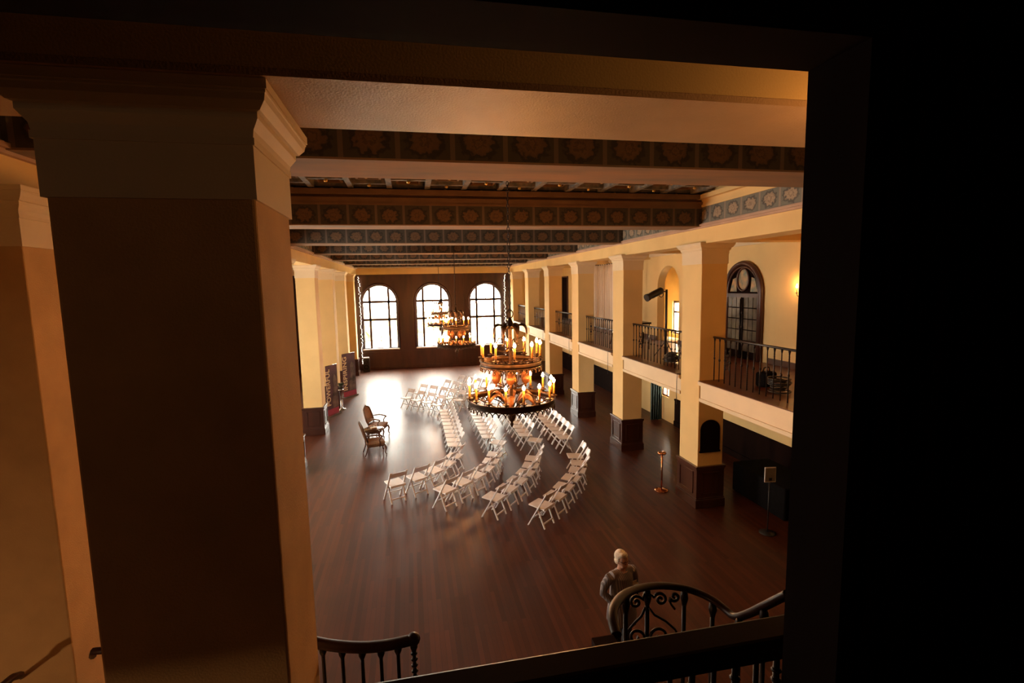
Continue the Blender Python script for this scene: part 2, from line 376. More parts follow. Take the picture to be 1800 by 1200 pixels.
# lower wainscot on the back wall, mezzanine baseboard
w2 = MB()
for a, b in ((-2.2, 16.4), (17.7, 18.2), (21.8, W)):
    w2.box(XB-.05, XB-.001, a, b, 0, .99)
w2.box(XB-.07, XB-.05, -2.2, 16.4, .93, .99).box(XB-.08, XB-.05, -2.2, 16.4, 0, .18)
struct(w2.build('baseboard_right', blackwood))
struct(MB().box(XB-.03, XB-.001, -2.2, 11.7, 2.96, 3.14).box(XB-.03, XB-.001, 13.8, 16.3, 2.96, 3.14).box(XB-.03, XB-.001, 17.9, W, 2.96, 3.14).build('baseboard_mezzanine', darkwood))
struct(MB().box(-7, XB, -2.35, -2.2, -.12, 7.6).build('wall_back', darkwood))
struct(MB().box(-7.3, XB+.3, -2.35, W+.35, 7.35, 7.6).build('ceiling', cofdark))
# coffer ribs: painted grid under the ceiling, hall only
rib = MB(); stud = MB(); pan = MB()
bays = [(5.8, 10.1), (10.75, 14.25), (14.9, 18.4), (19.05, 22.55), (23.2, 26.7), (27.35, 30.85)]
for bi, (ya, yb) in enumerate(bays):
    x = -3.1
    while x < 6.2:
        rib.box(x-.05, x+.05, ya, yb, 7.06, 7.3); x += .7
    n = round((yb-ya)/.7); st = (yb-ya)/n
    for j in range(n+1):
        for i in range(14):
            xo = -3.1+i*.7
            if xo > 6.2: continue
            yy = ya+(j+(.5 if i % 2 and j < n else 0))*st
            rib.box(xo-.001, min(xo+.7, 6.25), yy-.045, yy+.045, 7.08, 7.3)
            if bi < 2:
                stud.ball((xo+.35, yy, 7.055), .035, .035, .03, 8, 6)
                pan.box(xo+.13, xo+.57, yy+.13, yy+.17, 7.13, 7.35).box(xo+.13, xo+.57, yy+st-.17, yy+st-.13, 7.13, 7.35).box(xo+.13, xo+.17, yy+.17, yy+st-.17, 7.13, 7.35).box(xo+.53, xo+.57, yy+.17, yy+st-.17, 7.13, 7.35)
                for q in range(5): stud.ball((xo+.19+q*.08, yy+st-.19, 7.2), .014, .014, .014, 6, 4)
struct(rib.build('ceiling_ribs', cofrib)); struct(stud.build('ceiling_studs', goldstud)); struct(pan.build('ceiling_panels', browntrim))
# entablatures above both rows of pillars
def entab(name, side):
    s = 1 if side == 'R' else -1
    x = 6.30 if s == 1 else 3.25
    def bx(mb, a, b, z0, z1): mb.box(min(s*a, s*b), max(s*a, s*b), 2.95, W-.06, z0, z1); return mb
    struct(bx(MB(), x, x+.6, 6.02, 7.35).build(name[0], plaster))
    struct(bx(bx(MB(), x-.05, x, 6.35, 6.45), x-.09, x, 6.39, 6.43).build(name[1], pinktrim))
    struct(bx(MB(), x-.03, x, 6.45, 6.79).build(name[2], frY))
    struct(bx(bx(bx(MB(), x-.06, x, 6.79, 6.84), x-.03, x, 6.84, 6.95), x-.14, x, 6.95, 7.04).build(name[3], plaster if s == 1 else plaster))
entab(('trim_3', 'trim_4', 'trim_5', 'trim_6'), 'R'); entab(('trim_7', 'trim_8', 'trim_9', 'trim_10'), 'L')

# transverse ceiling beams
ORD = ['first', 'second', 'third', 'fourth', 'fifth', 'sixth', 'seventh', 'eighth', 'ninth', 'tenth']
def beam(y0, y1, lab):
    t = thing('ceiling_beam', lab, 'beam', (0, y0, 6.4), 0, 'painted beams across the hall ceiling')
    d = y1-y0; x0, x1 = -3.24, 6.28
    MB().box(x0, x1, .03, d-.03, 0, .93).build('beam_core', browntrim, t)
    MB().box(x0, x1, 0, d, -.02, .0).build('soffit', soffitm, t)
    o = MB().box(x0, x1, .0, .03, 0, .36).build('front_frieze', frX, t); 
    MB().box(x0, x1, d-.03, d, 0, .36).build('rear_frieze', frX, t)
    for yy, s in ((0, -1), (d, 1)):
        MB().box(x0, x1, min(yy, yy+s*.03), max(yy, yy+s*.03), .36, .40).box(x0, x1, min(yy, yy+s*.02), max(yy, yy+s*.02), .40, .5).box(x0, x1, min(yy, yy+s*.10), max(yy, yy+s*.10), .55, .64).build('crown_moulding', browntrim, t)
    return t
# frieze material uses object coordinates: shift z so the band sits right in beam space
for n in frX.node_tree.nodes:
    if n.type == 'MATH' and n.operation == 'SUBTRACT' and abs(n.inputs[1].default_value-6.57) < 1e-4: n.inputs[1].default_value = .17
BY = [(5.0, 5.8), (10.1, 10.75), (14.25, 14.9), (18.4, 19.05), (22.55, 23.2), (26.7, 27.35), (30.85, 31.4)]
for k, (a, b) in enumerate(BY):
    beam(a, b, ['painted ceiling beam with the widest rosy soffit, just past the plaster beam overhead',
                'painted ceiling beam with large flower frieze ending at the corner of the nearest pillar bay',
                'third painted ceiling beam from the front, above the gap behind the nearest big chandelier',
                'fourth painted ceiling beam from the front, thin dark band over the hall',
                'fifth painted ceiling beam from the front, thin dark band over the hall',
                'sixth painted ceiling beam from the front, next to last before the windows',
                'farthest painted ceiling beam, closest to the arched windows'][k])

# near transverse plaster beam
nb = thing('plaster_beam', 'wide cream plaster beam crossing the top of the view on the near pillar', 'beam', (0, 2.24, 6.04))
MB().box(-7, XB, 0, .66, .03, 1.3).build('beam_core', plaster, nb)
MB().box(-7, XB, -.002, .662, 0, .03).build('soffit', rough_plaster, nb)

# ------------------------------------------------------------------ pillars
def pillar(x0, x1, y0, y1, lab, group, wains=True, niche=False, m=plaster, over=.11):
    cx, cy = (x0+x1)/2, (y0+y1)/2; hx, hy = (x1-x0)/2, (y1-y0)/2
    t = thing('pillar', lab, 'pillar', (cx, cy, 0), 0, group)
    def bx(mb, e, za, zb): return mb.box(-hx-e, hx+e, -hy-e, hy+e, za, zb)
    bx(MB(), 0, 0, 5.6).build('shaft', m, t, .012)
    cp = MB(); bx(cp, .012, 5.58, 5.80); bx(cp, .02, 5.80, 5.83); n = 6
    prof = [(.015, 5.83), (.02, 5.86), (.045, 5.90), (.045, 5.925), (.06, 5.93), (.085, 5.96), (over-.01, 5.985), (over-.006, 5.99), (over-.006, 6.001)]
    for (e0, z0), (e1, z1) in zip(prof, prof[1:]):
        v = []
        for e, z in ((e0, z0), (e1, z1)):
            v += [cp.bm.verts.new(p) for p in ((-hx-e,-hy-e,z),(hx+e,-hy-e,z),(hx+e,hy+e,z),(-hx-e,hy+e,z))]
        for k in range(4): cp.bm.faces.new((v[k], v[(k+1)%4], v[4+(k+1)%4], v[4+k]))
    cp.box(-hx-over, hx+over, -hy-over, hy+over, 6.0, 6.038)
    cp.build('capital', capmat, t)
    if wains:
        b = MB(); bx(b, .035, 0, .97); bx(b, .06, .93, .99); bx(b, .045, .90, .93); bx(b, .06, 0, .2); bx(b, .045, .2, .24)
        b.build('wainscot', polished, t, .006)
        p = MB()
        e = .035
        for s in (-1, 1):
            for a, bb, c2, d2 in ((-hx+.1, hx-.1, .32, .84),):
                for q in ((a, bb, c2, c2+.025), (a, bb, d2-.025, d2), (a, a+.025, c2, d2), (bb-.025, bb, c2, d2)):
                    yy = s*(hy+e); p.box(q[0], q[1], min(yy, yy+s*.018), max(yy, yy+s*.018), q[2], q[3])
            a, bb, c2, d2 = -hy+.1, hy-.1, .32, .84
            for q in ((a, bb, c2, c2+.025), (a, bb, d2-.025, d2), (a, a+.025, c2, d2), (bb-.025, bb, c2, d2)):
                xx = s*(hx+e); p.box(min(xx, xx+s*.018), max(xx, xx+s*.018), q[0], q[1], q[2], q[3])
        p.build('wainscot_panel', polished, t)
    if niche:
        a0, a1, zb, zs = -.25, .21, 1.34, 1.86
        R = (a1-a0)/2; cxx = (a0+a1)/2
        poly = [(a0, zb), (a1, zb)] + [(cxx+R*math.cos(PI*i/18), zs+R*.85*math.sin(PI*i/18)) for i in range(19)]
        MB().prism(poly, (0, -hy-.02, 0), (1,0,0), (0,0,1), (0, .03, 0)).build('arched_plaque', blackwood, t)
        fr = MB().tube([(cxx+R*math.cos(PI*i/18), -hy-.012, zs+R*.85*math.sin(PI*i/18)) for i in range(19)], .014, 6)
        fr.box(a0-.012, a0+.012, -hy-.025, -hy, zb, zs).box(a1-.012, a1+.012, -hy-.025, -hy, zb, zs).box(a0-.03, a1+.03, -hy-.035, -hy, zb-.03, zb+.01)
        fr.build('plaque_frame', blackwood, t)
    return t
P5 = 10.09; D = 4.16; PX0, PX1 = 6.29, 6.92
G = 'square cream pillars of the right arcade'
rl = ['tall square cream pillar nearest the dark jamb, with an arched dark plaque low on its front',
      'second nearest square pillar of the right arcade, beside the mezzanine spotlight',
      'third square pillar of the right arcade, white glare on its dark base, beside the chandelier',
      'fourth square pillar of the right arcade, just right of the nearest chandelier crown',
      'fifth and slimmest looking square pillar of the right arcade',
      'farthest right arcade pillar, against the window wall corner']
for k in range(6):
    y = P5+D*k
    pillar(PX0, PX1, y, y+.79, rl[k], G, niche=(k == 0))
pillar(PX0, PX1, 5.0, 5.79, 'square arcade pillar hidden behind the dark jamb', G)
GL = 'square cream pillars of the left row'
for y, lb in ((14.55, 'left row pillar whose edge barely shows beside the near pillar'), (18.65, 'broadest bright cream pillar of the left row, dark panelled base'),
              (22.73, 'left row pillar between the two purple banners'), (26.8, 'left row pillar behind the tall purple banner'), (30.9, 'last left row pillar beside the window wall'),):
    pillar(-3.88, -3.24, y, y+.7, lb, GL)
pillar(-3.84, -3.0, 4.73, 5.45, 'orange lit pillar at the far left edge behind the near pillar', GL, wains=False, m=matt_plaster)
pillar(-.63-.765, -.63, 2.36, 2.985, 'huge dark square pillar in the left foreground', None, wains=False, m=matt_plaster, over=.10)

# ------------------------------------------------------------------ mezzanine balcony
mezzfloor = mat('mezzanine_floor_boards', (.11, .03, .011), .35, var=.25, scale=3, coat=.2)
bal = thing('mezzanine_balcony', 'long cream fronted mezzanine balcony running between the right pillars', 'balcony', (0, 0, 2.5))
segs = [(2.0, 4.98), (5.81, 10.07)] + [(P5+D*k+.81, P5+D*(k+1)-.02) for k in range(5)] + [(P5+D*5+.81, W-.01)]
mb = MB().box(6.94, XB-.001, 2.0, W-.01, .02, .44)
for a, b in segs: mb.box(6.36, 6.94, a, b, .02, .44)
mb.build('slab', plaster, bal)
mb = MB()
for a, b in segs: mb.box(6.31, 6.36, a, b, .0, .44).box(6.28, 6.36, a, b, .02, .09).box(6.27, 6.36, a, b, .38, .41).box(6.24, 6.36, a, b, .41, .475)
mb.build('fascia', capmat, bal)
mb = MB().box(6.94, 9.29, 2.0, W-.01, .475, .49)
for a, b in segs: mb.box(6.25, 6.94, a, b, .475, .49)
mb.build('walkway', mezzfloor, bal)
struct(MB().box(6.93, XB, 2.0, W-.07, 6.37, 6.45).build('ceiling_mezzanine', plaster))
struct(MB().box(XB-.05, XB-.001, 2.0, 33, 6.18, 6.37).box(XB-.09, XB-.001, 2.0, 33, 6.30, 6.37).build('trim_11', capmat))
for k in range(7):
    y = (5.0 if k == 6 else P5+D*k)
    struct(MB().box(6.93, XB-.001, y+.12, y+.66, 6.1, 6.37).build('trim_%d' % (12+k), plaster))

def railing(y0, y1, lab):
    """wrought iron railing between two pillars, runs along Y at x = 6.6"""
    t = thing('balcony_railing', lab, 'railing', (6.60, y0, 2.99), 0, 'iron railings of the mezzanine bays')
    L = y1-y0
    MB().tube([(0, .0, .97), (0, L, .97)], .024, 8).build('top_rail', iron, t)
    n = int(L/.19); orn = {2, 3, n-3, n-2} if n > 9 else set()
    for k in range(n+1):
        y = .04+k*(L-.08)/n; tw = k % 2 == 0
        b = MB()
        if tw:
            for q in range(18): b.ring((0, y, .12+q*.045), .010, .009, 6, 4)
            b.ball((0, y, .5), .022, .022, .03, 8, 6)
        else: b.ball((0, y, .48), .024, .024, .035, 8, 6)
        b.lathe((0, y, .88), [(.010, 0), (.022, .05), (.022, .08)], 8)
        b.tube([(0, y, 0), (0, y, .96)], .012 if tw else .010, 6)
        b.build('baluster', iron, t)
    for yc in ((.04+2.5*(L-.08)/n), (.04+(n-2.5)*(L-.08)/n)):
        o = MB()
        for s in (-1, 1):
            for zc, f in ((.32, 1), (.72, -1)):
                o.tube([(0, yc+s*(.05-.045*math.cos(q*.5)*(1-q*.05)), zc+f*(.17*(1-q/9))*math.sin(q*.55+.4)) for q in range(12)], .008, 5)
        o.ring((0, yc, .52), .05, .008, 14, 5, 'X'); o.build('scroll_ornament', iron, t)
    return t
rlab = ['iron railing between the dark jamb and the nearest right pillar', 'iron railing in the bay with the black spotlight',
        'iron railing in the bay with the leaning steel easel', 'iron railing in the bay with the dark doorway slit', 'iron railing in the narrowest looking far bay', 'iron railing in the last bay by the windows']
railing(5.83, 10.05, rlab[0])
for k in range(5): railing(P5+D*k+.83, P5+D*(k+1)-.04, rlab[k+1])
# thin cables hanging over the fascia
for k in range(4):
    y = (P5+D*k)+.95
    y = [10.95, 15.3, 19.4, 23.5][k]
    o = MB().tube([(6.60, y, 3.02), (6.235, y, 3.0), (6.225, y, 2.8), (6.24, y+.03, 2.5), (6.23, y, 2.25)], .008, 5).build('hanging_cable', black_m)
    tag(o, ['thin dark cable hanging over the balcony front beside the nearest pillar', 'thin dark cable over the balcony front beside the second pillar', 'thin dark cable over the balcony front beside the third pillar', 'thin dark cable over the balcony front beside the fourth pillar'][k], 'cable', 'cables hanging over the balcony front')

# ------------------------------------------------------------------ door on the mezzanine
dr = struct(thing('door_1', None, None, (XB-.06, 12.75, 2.99)))
hw = .78; R = hw; zs = 1.88
def arch_poly(r, zb=0, sc=1.05): return [(-r, zb), (r, zb)] + [(r*math.cos(PI*i/24), zs+r*sc*math.sin(PI*i/24)) for i in range(25)]
MB().prism(arch_poly(hw), (.03, 0, 0), (0,1,0), (0,0,1), (.025, 0, 0)).build('door_leaf', blackwood, dr)
f = MB()
for rr, th in ((hw+.0, .07), (hw-.1, .035)):
    f.tube([(0, -rr, 0)] + [(0, -rr*math.cos(PI*i/24), zs+rr*1.05*math.sin(PI*i/24)) for i in range(25)] + [(0, rr, 0)], th, 8)
f.box(-.03, .04, -hw, hw, zs-.14, zs-.03).build('door_frame', darkwood, dr)
f = MB().ring((0, 0, zs+.36), .25, .03, 28, 6, 'X', R2=.31); f.build('medallion_frame', darkwood, dr)
medal = mat('painted_medallion', (.55, .30, .12), .5, col2=(.12, .16, .12), scale=5)
MB().ball((.02, 0, zs+.36), .012, .24, .29, 20, 12).build('medallion', medal, dr)
for s in (-1, 1):
    MB().prism([(s*.30, zs+.02), (s*.60, zs+.02), (s*.48, zs+.38), (s*.34, zs+.42)][::s], (.02, 0, 0), (0,1,0), (0,0,1), (.012, 0, 0)).build('fanlight_pane', medal, dr)
    pn = MB(); gb = MB()
    for r_ in range(5):
        for c_i in range(3):
            y = s*.07+s*(c_i*.2); z = .22+r_*.31
            pn.box(.0, .03, min(y, y+s*.18), max(y, y+s*.18), z, z+.28)
    pn.build('leaded_pane', mat('smoky_door_glass', (.10, .075, .05), .15, var=.3, scale=3), dr)
    gb.tube([(-.03, s*.045, .1), (-.03, s*.045, 1.7)], .014, 6)
    for z in (.5, .9, 1.3): gb.ball((-.03, s*.045, z), .03, .03, .05, 8, 6)
    gb.build('door_bar', iron, dr)
# dark doorway slit farther along the mezzanine, and dark doorway below
d2 = struct(thing('door_2', None, None, (XB-.03, 29.6, 2.99)))
MB().box(0, .02, -.5, .5, 0, 2.6).build('door_leaf', blackwood, d2); MB().box(-.03, .03, -.58, -.5, 0, 2.68).box(-.03, .03, .5, .58, 0, 2.68).box(-.03, .03, -.5, .5, 2.6, 2.68).build('door_frame', darkwood, d2)
d3 = struct(thing('door_3', None, None, (XB-.03, 20.5, 0)))
MB().box(0, .02, -1.25, 1.25, 0, 2.3).build('door_leaf', blackwood, d3); MB().box(-.04, .03, -1.33, -1.25, 0, 2.4).box(-.04, .03, 1.25, 1.33, 0, 2.4).box(-.04, .03, -1.25, 1.25, 2.3, 2.4).build('door_frame', darkwood, d3)

def drape(name, x, y0, y1, z0, z1, m, lab, n=60, folds=9, amp=.06):
    rows = []
    for z in [z0+(z1-z0)*i/6 for i in range(7)]:
        rows.append([(x+amp*math.sin(folds*2*PI*i/n+.3*math.sin(z*2)), y0+(y1-y0)*i/n, z) for i in range(n+1)])
    mb = MB().sheet(rows); o = mb.build(name, m); so = o.modifiers.new('thickness', 'SOLIDIFY'); so.thickness = .008
    MBr = MB().tube([(x, y0-.06, z1-.01), (x, y1+.06, z1-.01)], .018, 8).build('curtain_rod', iron)
    t = thing('curtain', lab, 'curtain'); o.parent = t; MBr.parent = t; return t
tc_ = drape('cloth', 0, 0, .46, .02, 2.42, teal, 'green grey curtain hanging beside the small bright window under the balcony', folds=5, amp=.04)
tc_.location = (9.2, 17.25, 0); tc_.rotation_euler.z = PI/2
drape('cloth', XB-.15, 21.6, 26.2, 3.05, 6.1, paled, 'tall pale pleated drape on the mezzanine back wall', folds=16, amp=.05)

# wall sconces on the mezzanine back wall; the two unseen ones are added for light
for k, (y, lb) in enumerate(((10.62, 'lit candle wall sconce glowing at the edge of the dark jamb'), (20.6, 'added lit wall sconce behind the mezzanine pillars farther along'), (7.2, 'added lit wall sconce hidden beyond the dark jamb'))):
    s = thing('wall_sconce', lb, 'sconce', (XB-.001, y, 4.9), 0, 'sconces on the mezzanine wall')
    MB().prism([(-.06, -.12), (.06, -.12), (.05, .1), (0, .16), (-.05, .1)], (0, 0, 0), (0,1,0), (0,0,1), (-.02, 0, 0)).build('backplate', bronze, s)
    MB().tube([(-.02, 0, -.06), (-.1, 0, -.1), (-.13, 0, -.03)], .01, 6).lathe((-.13, 0, -.03), [(.012, 0), (.035, .01), (.035, .02)], 12).build('arm', bronze, s)
    MB().tube([(-.13, 0, -.02), (-.13, 0, .10)], .014, 8).build('candle_sleeve', candle_m, s)
    MB().lathe((-.13, 0, .10), [(.0, 0), (.02, .02), (.022, .04), (.012, .07), (0, .095)], 10).build('flame_bulb', sconce_m, s)

# ------------------------------------------------------------------ mezzanine clutter
sp = thing('spotlight_stand', 'black theatrical spotlight on a tall stand on the mezzanine', 'spotlight', (7.30, 13.5, 2.99))
MB().tube([(0, 0, .1), (0, 0, 2.0)], .035, 8).build('pole', black_m, sp)
for a in (0, 2.1, 4.2): MB().tube([(0, 0, .5), (.35*math.cos(a), .35*math.sin(a), .012)], .012, 6).build('leg', black_m, sp)
MB().tube([(0, 0, 1.93), (-.14, 0, 1.95), (-.2, 0, 1.90)], .02, 6).ring((-.2, 0, 1.86), .075, .012, 16, 6, 'Y').build('yoke', black_m, sp)
MB().tube([(-.16, 0, 1.98), (-.20, 0, 1.97), (-.50, 0, 1.86), (-.64, 0, 1.81), (-.66, 0, 1.80), (-.74, 0, 1.77)], [.07, .10, .10, .085, .10, .11], 14).build('lamp_barrel', black_m, sp)
sp.rotation_euler.z = .25
def heap(x, y, z, s, lab, name='cable_heap'):
    m = MB()
    for k in range(9):
        r_ = s*random.uniform(.3, .62)
        m.ring((random.uniform(-.1, .1)*s, random.uniform(-.15, .15)*s, .03+k*.03), r_, .016, 26, 6)
    o = m.build(name, black_m); o.location = (x, y, z); return tag(o, lab, 'cables', 'coils of black cable on the mezzanine')
heap(7.0, 12.6, 2.995, .38, 'coil of black cable on the mezzanine floor below the spotlight')
heap(7.05, 8.55, 2.995, .34, 'coil of black cable on the mezzanine near the dark jamb')
def bag(x, y, z, lab, sx=.4, sy=.25, sz=.3):
    t = thing('equipment_bag', lab, 'bag', (x, y, z), .3)
    b = MB().box(-sx/2, sx/2, -sy/2, sy/2, 0, sz).build('bag_body', blackcloth, t, .05); b.modifiers[0].segments = 4
    MB().tube([(-sx*.3, 0, sz-.02), (-sx*.2, 0, sz+.09), (sx*.2, 0, sz+.09), (sx*.3, 0, sz-.02)], .012, 6).build('bag_handle', blackcloth, t)
bag(7.25, 9.15, 2.995, 'black equipment bag on the mezzanine behind the nearest railing')
bag(7.9, 16.9, 2.995, 'black equipment bag on the mezzanine in the easel bay', .5, .5, .45)
ea = thing('metal_easel', 'steel easel legs leaning by the mezzanine railing before the pale drape', 'easel', (7.15, 16.7, 2.992), 0)
for a, b in (((-.12, -.35, 0), (0, 0, 1.15)), ((-.12, .35, 0), (0, 0, 1.15)), ((.4, 0, 0), (0, 0, 1.15))): MB().tube([Vector(a)+Vector((0,0,.02)), b], .02, 6).build('leg', steel, ea)
MB().box(-.1, .0, -.3, .3, .45, .5).build('tray', steel, ea)
tb = thing('side_table', 'small dark topped table on the mezzanine before the pale drape', 'table', (7.5, 15.6, 2.995))
MB().box(-.25, .25, -.3, .3, .84, .9).build('tabletop', black_m, tb)
for i in (-.2, .2):
    for j in (-.25, .25): MB().tube([(i, j, 0), (i, j, .84)], .015, 6).build('leg', steel, tb)

# ------------------------------------------------------------------ folding chairs
def make_chair():
    t = thing('folding_chair', '', 'chair', (0, 0, 0), 0)
    s = MB().box(-.19, .215, -.195, .195, 0, .028); so = s.build('seat', seat_m, t, .008); so.location = (0, 0, .425); so.rotation_euler = (0, -.06, 0)
    for sg in (-1, 1):
        MB().bar((.205, sg*.212, 0), (-.275, sg*.205, .80), .022, .042, (0, 1, 0)).build('front_leg', white_paint, t)
        MB().bar((-.205, sg*.178, 0), (-.02, sg*.188, .43), .022, .032, (0, 1, 0)).build('rear_leg', white_paint, t)
    b = MB(); n = 10; lo = []; hi = []
    for i in range(n+1):
        u = -1+2*i/n; y = .205*u; bow = .035*(1-u*u)
        for (z, lst) in ((.655, lo), (.775+.02*(1-u*u), hi)):
            xx = .205-(z/.80)*.48-bow; lst.append((xx, y, z))
    vs = [[b.bm.verts.new((p[0]+o_, p[1], p[2])) for p in l] for l in (lo, hi) for o_ in (-.009, .009)]
    for i in range(n):
        for a, c2 in ((0, 2), (2, 3), (3, 1), (1, 0)): b.bm.faces.new((vs[a][i], vs[a][i+1], vs[c2][i+1], vs[c2][i]))
    for i in (0, n): b.bm.faces.new((vs[0][i], vs[2][i], vs[3][i], vs[1][i]))
    b.build('backrest', white_paint, t)
    MB().box(-.205, -.185, -.195, .195, .40, .45).build('seat_rail', white_paint, t)
    MB().bar((.09, -.2, .19), (.09, .2, .19), .018, .03).build('stretcher', white_paint, t)
    MB().bar((-.165, -.18, .10), (-.165, .18, .10), .018, .03).build('stretcher', white_paint, t)
    return t
chair0 = make_chair(); used = [False]
def place(x, y, h, lab, grp):
    if not used[0]: o = chair0; used[0] = True
    else: o = copy_tree(chair0)
    o.location = (x, y, 0); o.rotation_euler = (0, 0, h); o['label'] = lab; o['group'] = grp
def path_chairs(pts, n, rowlab, grp, wob=.03):
    P = [Vector((*p, 0)) for p in pts]; Ls = [0]
    for a, b in zip(P, P[1:]): Ls.append(Ls[-1]+(b-a).length)
    for k in range(n):
        s = Ls[-1]*k/(n-1) if n > 1 else 0
        def at(q):
            q = max(0, min(Ls[-1], q))
            for i in range(len(P)-1):
                if q <= Ls[i+1]+1e-9: return P[i].lerp(P[i+1], (q-Ls[i])/(Ls[i+1]-Ls[i]))
        a, b = at(s-.3), at(s+.3); T = (b-a).normalized(); N_ = Vector((-T.y, T.x, 0)); p = at(s)+N_*.2
        h = math.atan2(N_.y, N_.x)+random.uniform(-wob, wob)
        place(p.x, p.y, h, 'white folding chair, '+ORD[k]+' '+rowlab, grp)
RN = ['first', 'second', 'third', 'fourth']
near = [([(-.47,12.05),(.06,12.3),(.55,12.7),(.95,13.2),(1.22,13.75)], 5), ([(.75,11.39),(1.15,11.73),(1.58,12.12),(1.93,12.6),(2.18,13.1),(2.36,13.6)], 6),
        ([(1.83,10.7),(2.21,11.11),(2.56,11.55),(2.88,12.0),(3.15,12.5),(3.33,13.0)], 6), ([(2.755,10.04),(3.22,10.46),(3.56,10.9),(3.85,11.3),(4.2,11.8),(4.43,12.35),(4.52,12.95)], 7)]
for r_, (p, n) in enumerate(near):
    path_chairs(p, n, 'from the near end, '+['front row', 'second row', 'third row', 'outermost row'][r_]+' of the nearest section', 'white folding chairs in the near section')
mid = [([(1.33, 14.85), (1.33, 19.1)], 10), ([(2.44, 15.4), (2.44, 19.2)], 9), ([(3.62, 15.3), (3.62, 19.1)], 9), ([(4.74, 14.7), (4.74, 18.95)], 10)]
for r_, (p, n) in enumerate(mid):
    path_chairs(p, n, 'from the near end, '+['front', 'second', 'third', 'back'][r_]+' straight middle row', 'white folding chairs in the middle section', .015)
place(2.46, 14.72, 2.62, 'white folding chair angled at the near end of the second middle row', 'white folding chairs in the middle section')
place(3.6, 14.66, 2.72, 'white folding chair angled at the near end of the third middle row', 'white folding chairs in the middle section')
far = [([(1.08,20.3),(.7,20.88),(.27,21.4),(-.15,21.95)], 4), ([(1.98,20.9),(1.55,21.5),(1.2,22.05),(.85,22.4),(.43,22.85)], 5), ([(2.95,21.45),(2.6,22.0),(2.25,22.55),(1.9,23.05),(1.56,23.6)], 5), ([(3.9,22.2),(3.6,22.7),(3.28,23.2),(2.97,23.7),(2.65,24.1),(2.33,24.55)], 6)]
for r_, (p, n) in enumerate(far):
    path_chairs(p, n, 'from the aisle, '+['front', 'second', 'third', 'back'][r_]+' row nearest the windows', 'white folding chairs in the far section')

# ------------------------------------------------------------------ armchairs and table
def armchair():
    t = thing('armchair', '', 'armchair', (0, 0, 0), 0, 'carved armchairs facing the audience')
    s = MB().box(-.26, .28, -.27, .27, .34, .44).build('seat', upholst, t, .04); s.modifiers[0].segments = 3
    MB().box(-.27, .29, -.28, .28, .29, .345).build('seat_rail', chairwood, t, .01)
    for sg in (-1, 1):
        MB().tube([(.26, sg*.25, .32), (.30, sg*.27, .22), (.27, sg*.26, .08), (.31, sg*.275, .012)], [.032, .03, .018, .022], 8).build('leg', chairwood, t)
        MB().tube([(-.24, sg*.22, .32), (-.27, sg*.23, .2), (-.34, sg*.24, .012)], [.026, .022, .018], 8).build('leg', chairwood, t)
        MB().tube([(-.26, sg*.27, .66), (-.05, sg*.31, .68), (.16, sg*.31, .64), (.2, sg*.31, .60)], [.02, .024, .024, .03], 8).tube([(.17, sg*.31, .62), (.10, sg*.29, .5), (.13, sg*.27, .33)], .018, 8).build('armrest', chairwood, t)
    prof = [(-.25, 0), (-.29, .12), (-.28, .36), (-.24, .5), (-.14, .57), (-.06, .59), (0, .62)]
    pts = prof + [(-y, z) for y, z in prof[-2::-1]]
    lean = lambda z: -.25-.18*z/.62
    MB().tube([(lean(z), y, .46+z) for y, z in pts] + [(lean(0), -.25, .46), (lean(0), -.0, .45)][:0], .028, 8).tube([(lean(0), -.25, .46), (lean(0), .25, .46)], .026, 8).tube([(-.25, .24, .3), (lean(0), .25, .46)], .026, 8).tube([(-.25, -.24, .3), (lean(0), -.25, .46)], .026, 8).build('back_frame', chairwood, t)
    pad = [(y*.92, .03+z*.92) for y, z in pts]
    MB().prism(pad, (-.26, 0, .46), (0,1,0), (-.29*.97, 0, 1), (-.045, 0, 0)).build('back_cushion', upholst, t)
    return t
ac = armchair(); ac.location = (-1.28, 15.98, 0); ac.rotation_euler.z = .22; ac['label'] = 'carved wooden armchair with a pale padded back, nearer the camera'
a2 = copy_tree(ac); a2.location = (-1.3, 17.95, 0); a2.rotation_euler.z = -.30; a2['label'] = 'carved wooden armchair with tan upholstery, beyond the small round table'
tbl = thing('side_table', 'small round dark wood table standing between the two armchairs', 'table', (-1.36, 16.75, 0))
MB().lathe((0, 0, .56), [(0, 0), (.31, 0), (.33, .012), (.33, .028), (.31, .036), (0, .036)], 28).build('tabletop', mat('polished_table_top', (.12, .06, .035), .15, var=.1, coat=.6), tbl)
MB().lathe((0, 0, .48), [(.26, 0), (.27, .08), (.0, .08)], 24).build('apron', chairwood, tbl)
for a in (.78, 2.36, 3.93, 5.5): MB().tube([(.22*math.cos(a), .22*math.sin(a), .5), (.25*math.cos(a), .25*math.sin(a), .3), (.21*math.cos(a), .21*math.sin(a), .1), (.27*math.cos(a), .27*math.sin(a), .012)], [.024, .02, .013, .018], 8).build('leg', chairwood, tbl)
bk = MB().box(-.1, .1, -.07, .07, 0, .03).build('book', paper); bk.location = (-1.36, 16.78, .597); bk.rotation_euler.z = .4; tag(bk, 'small pale book lying on the round table', 'book')

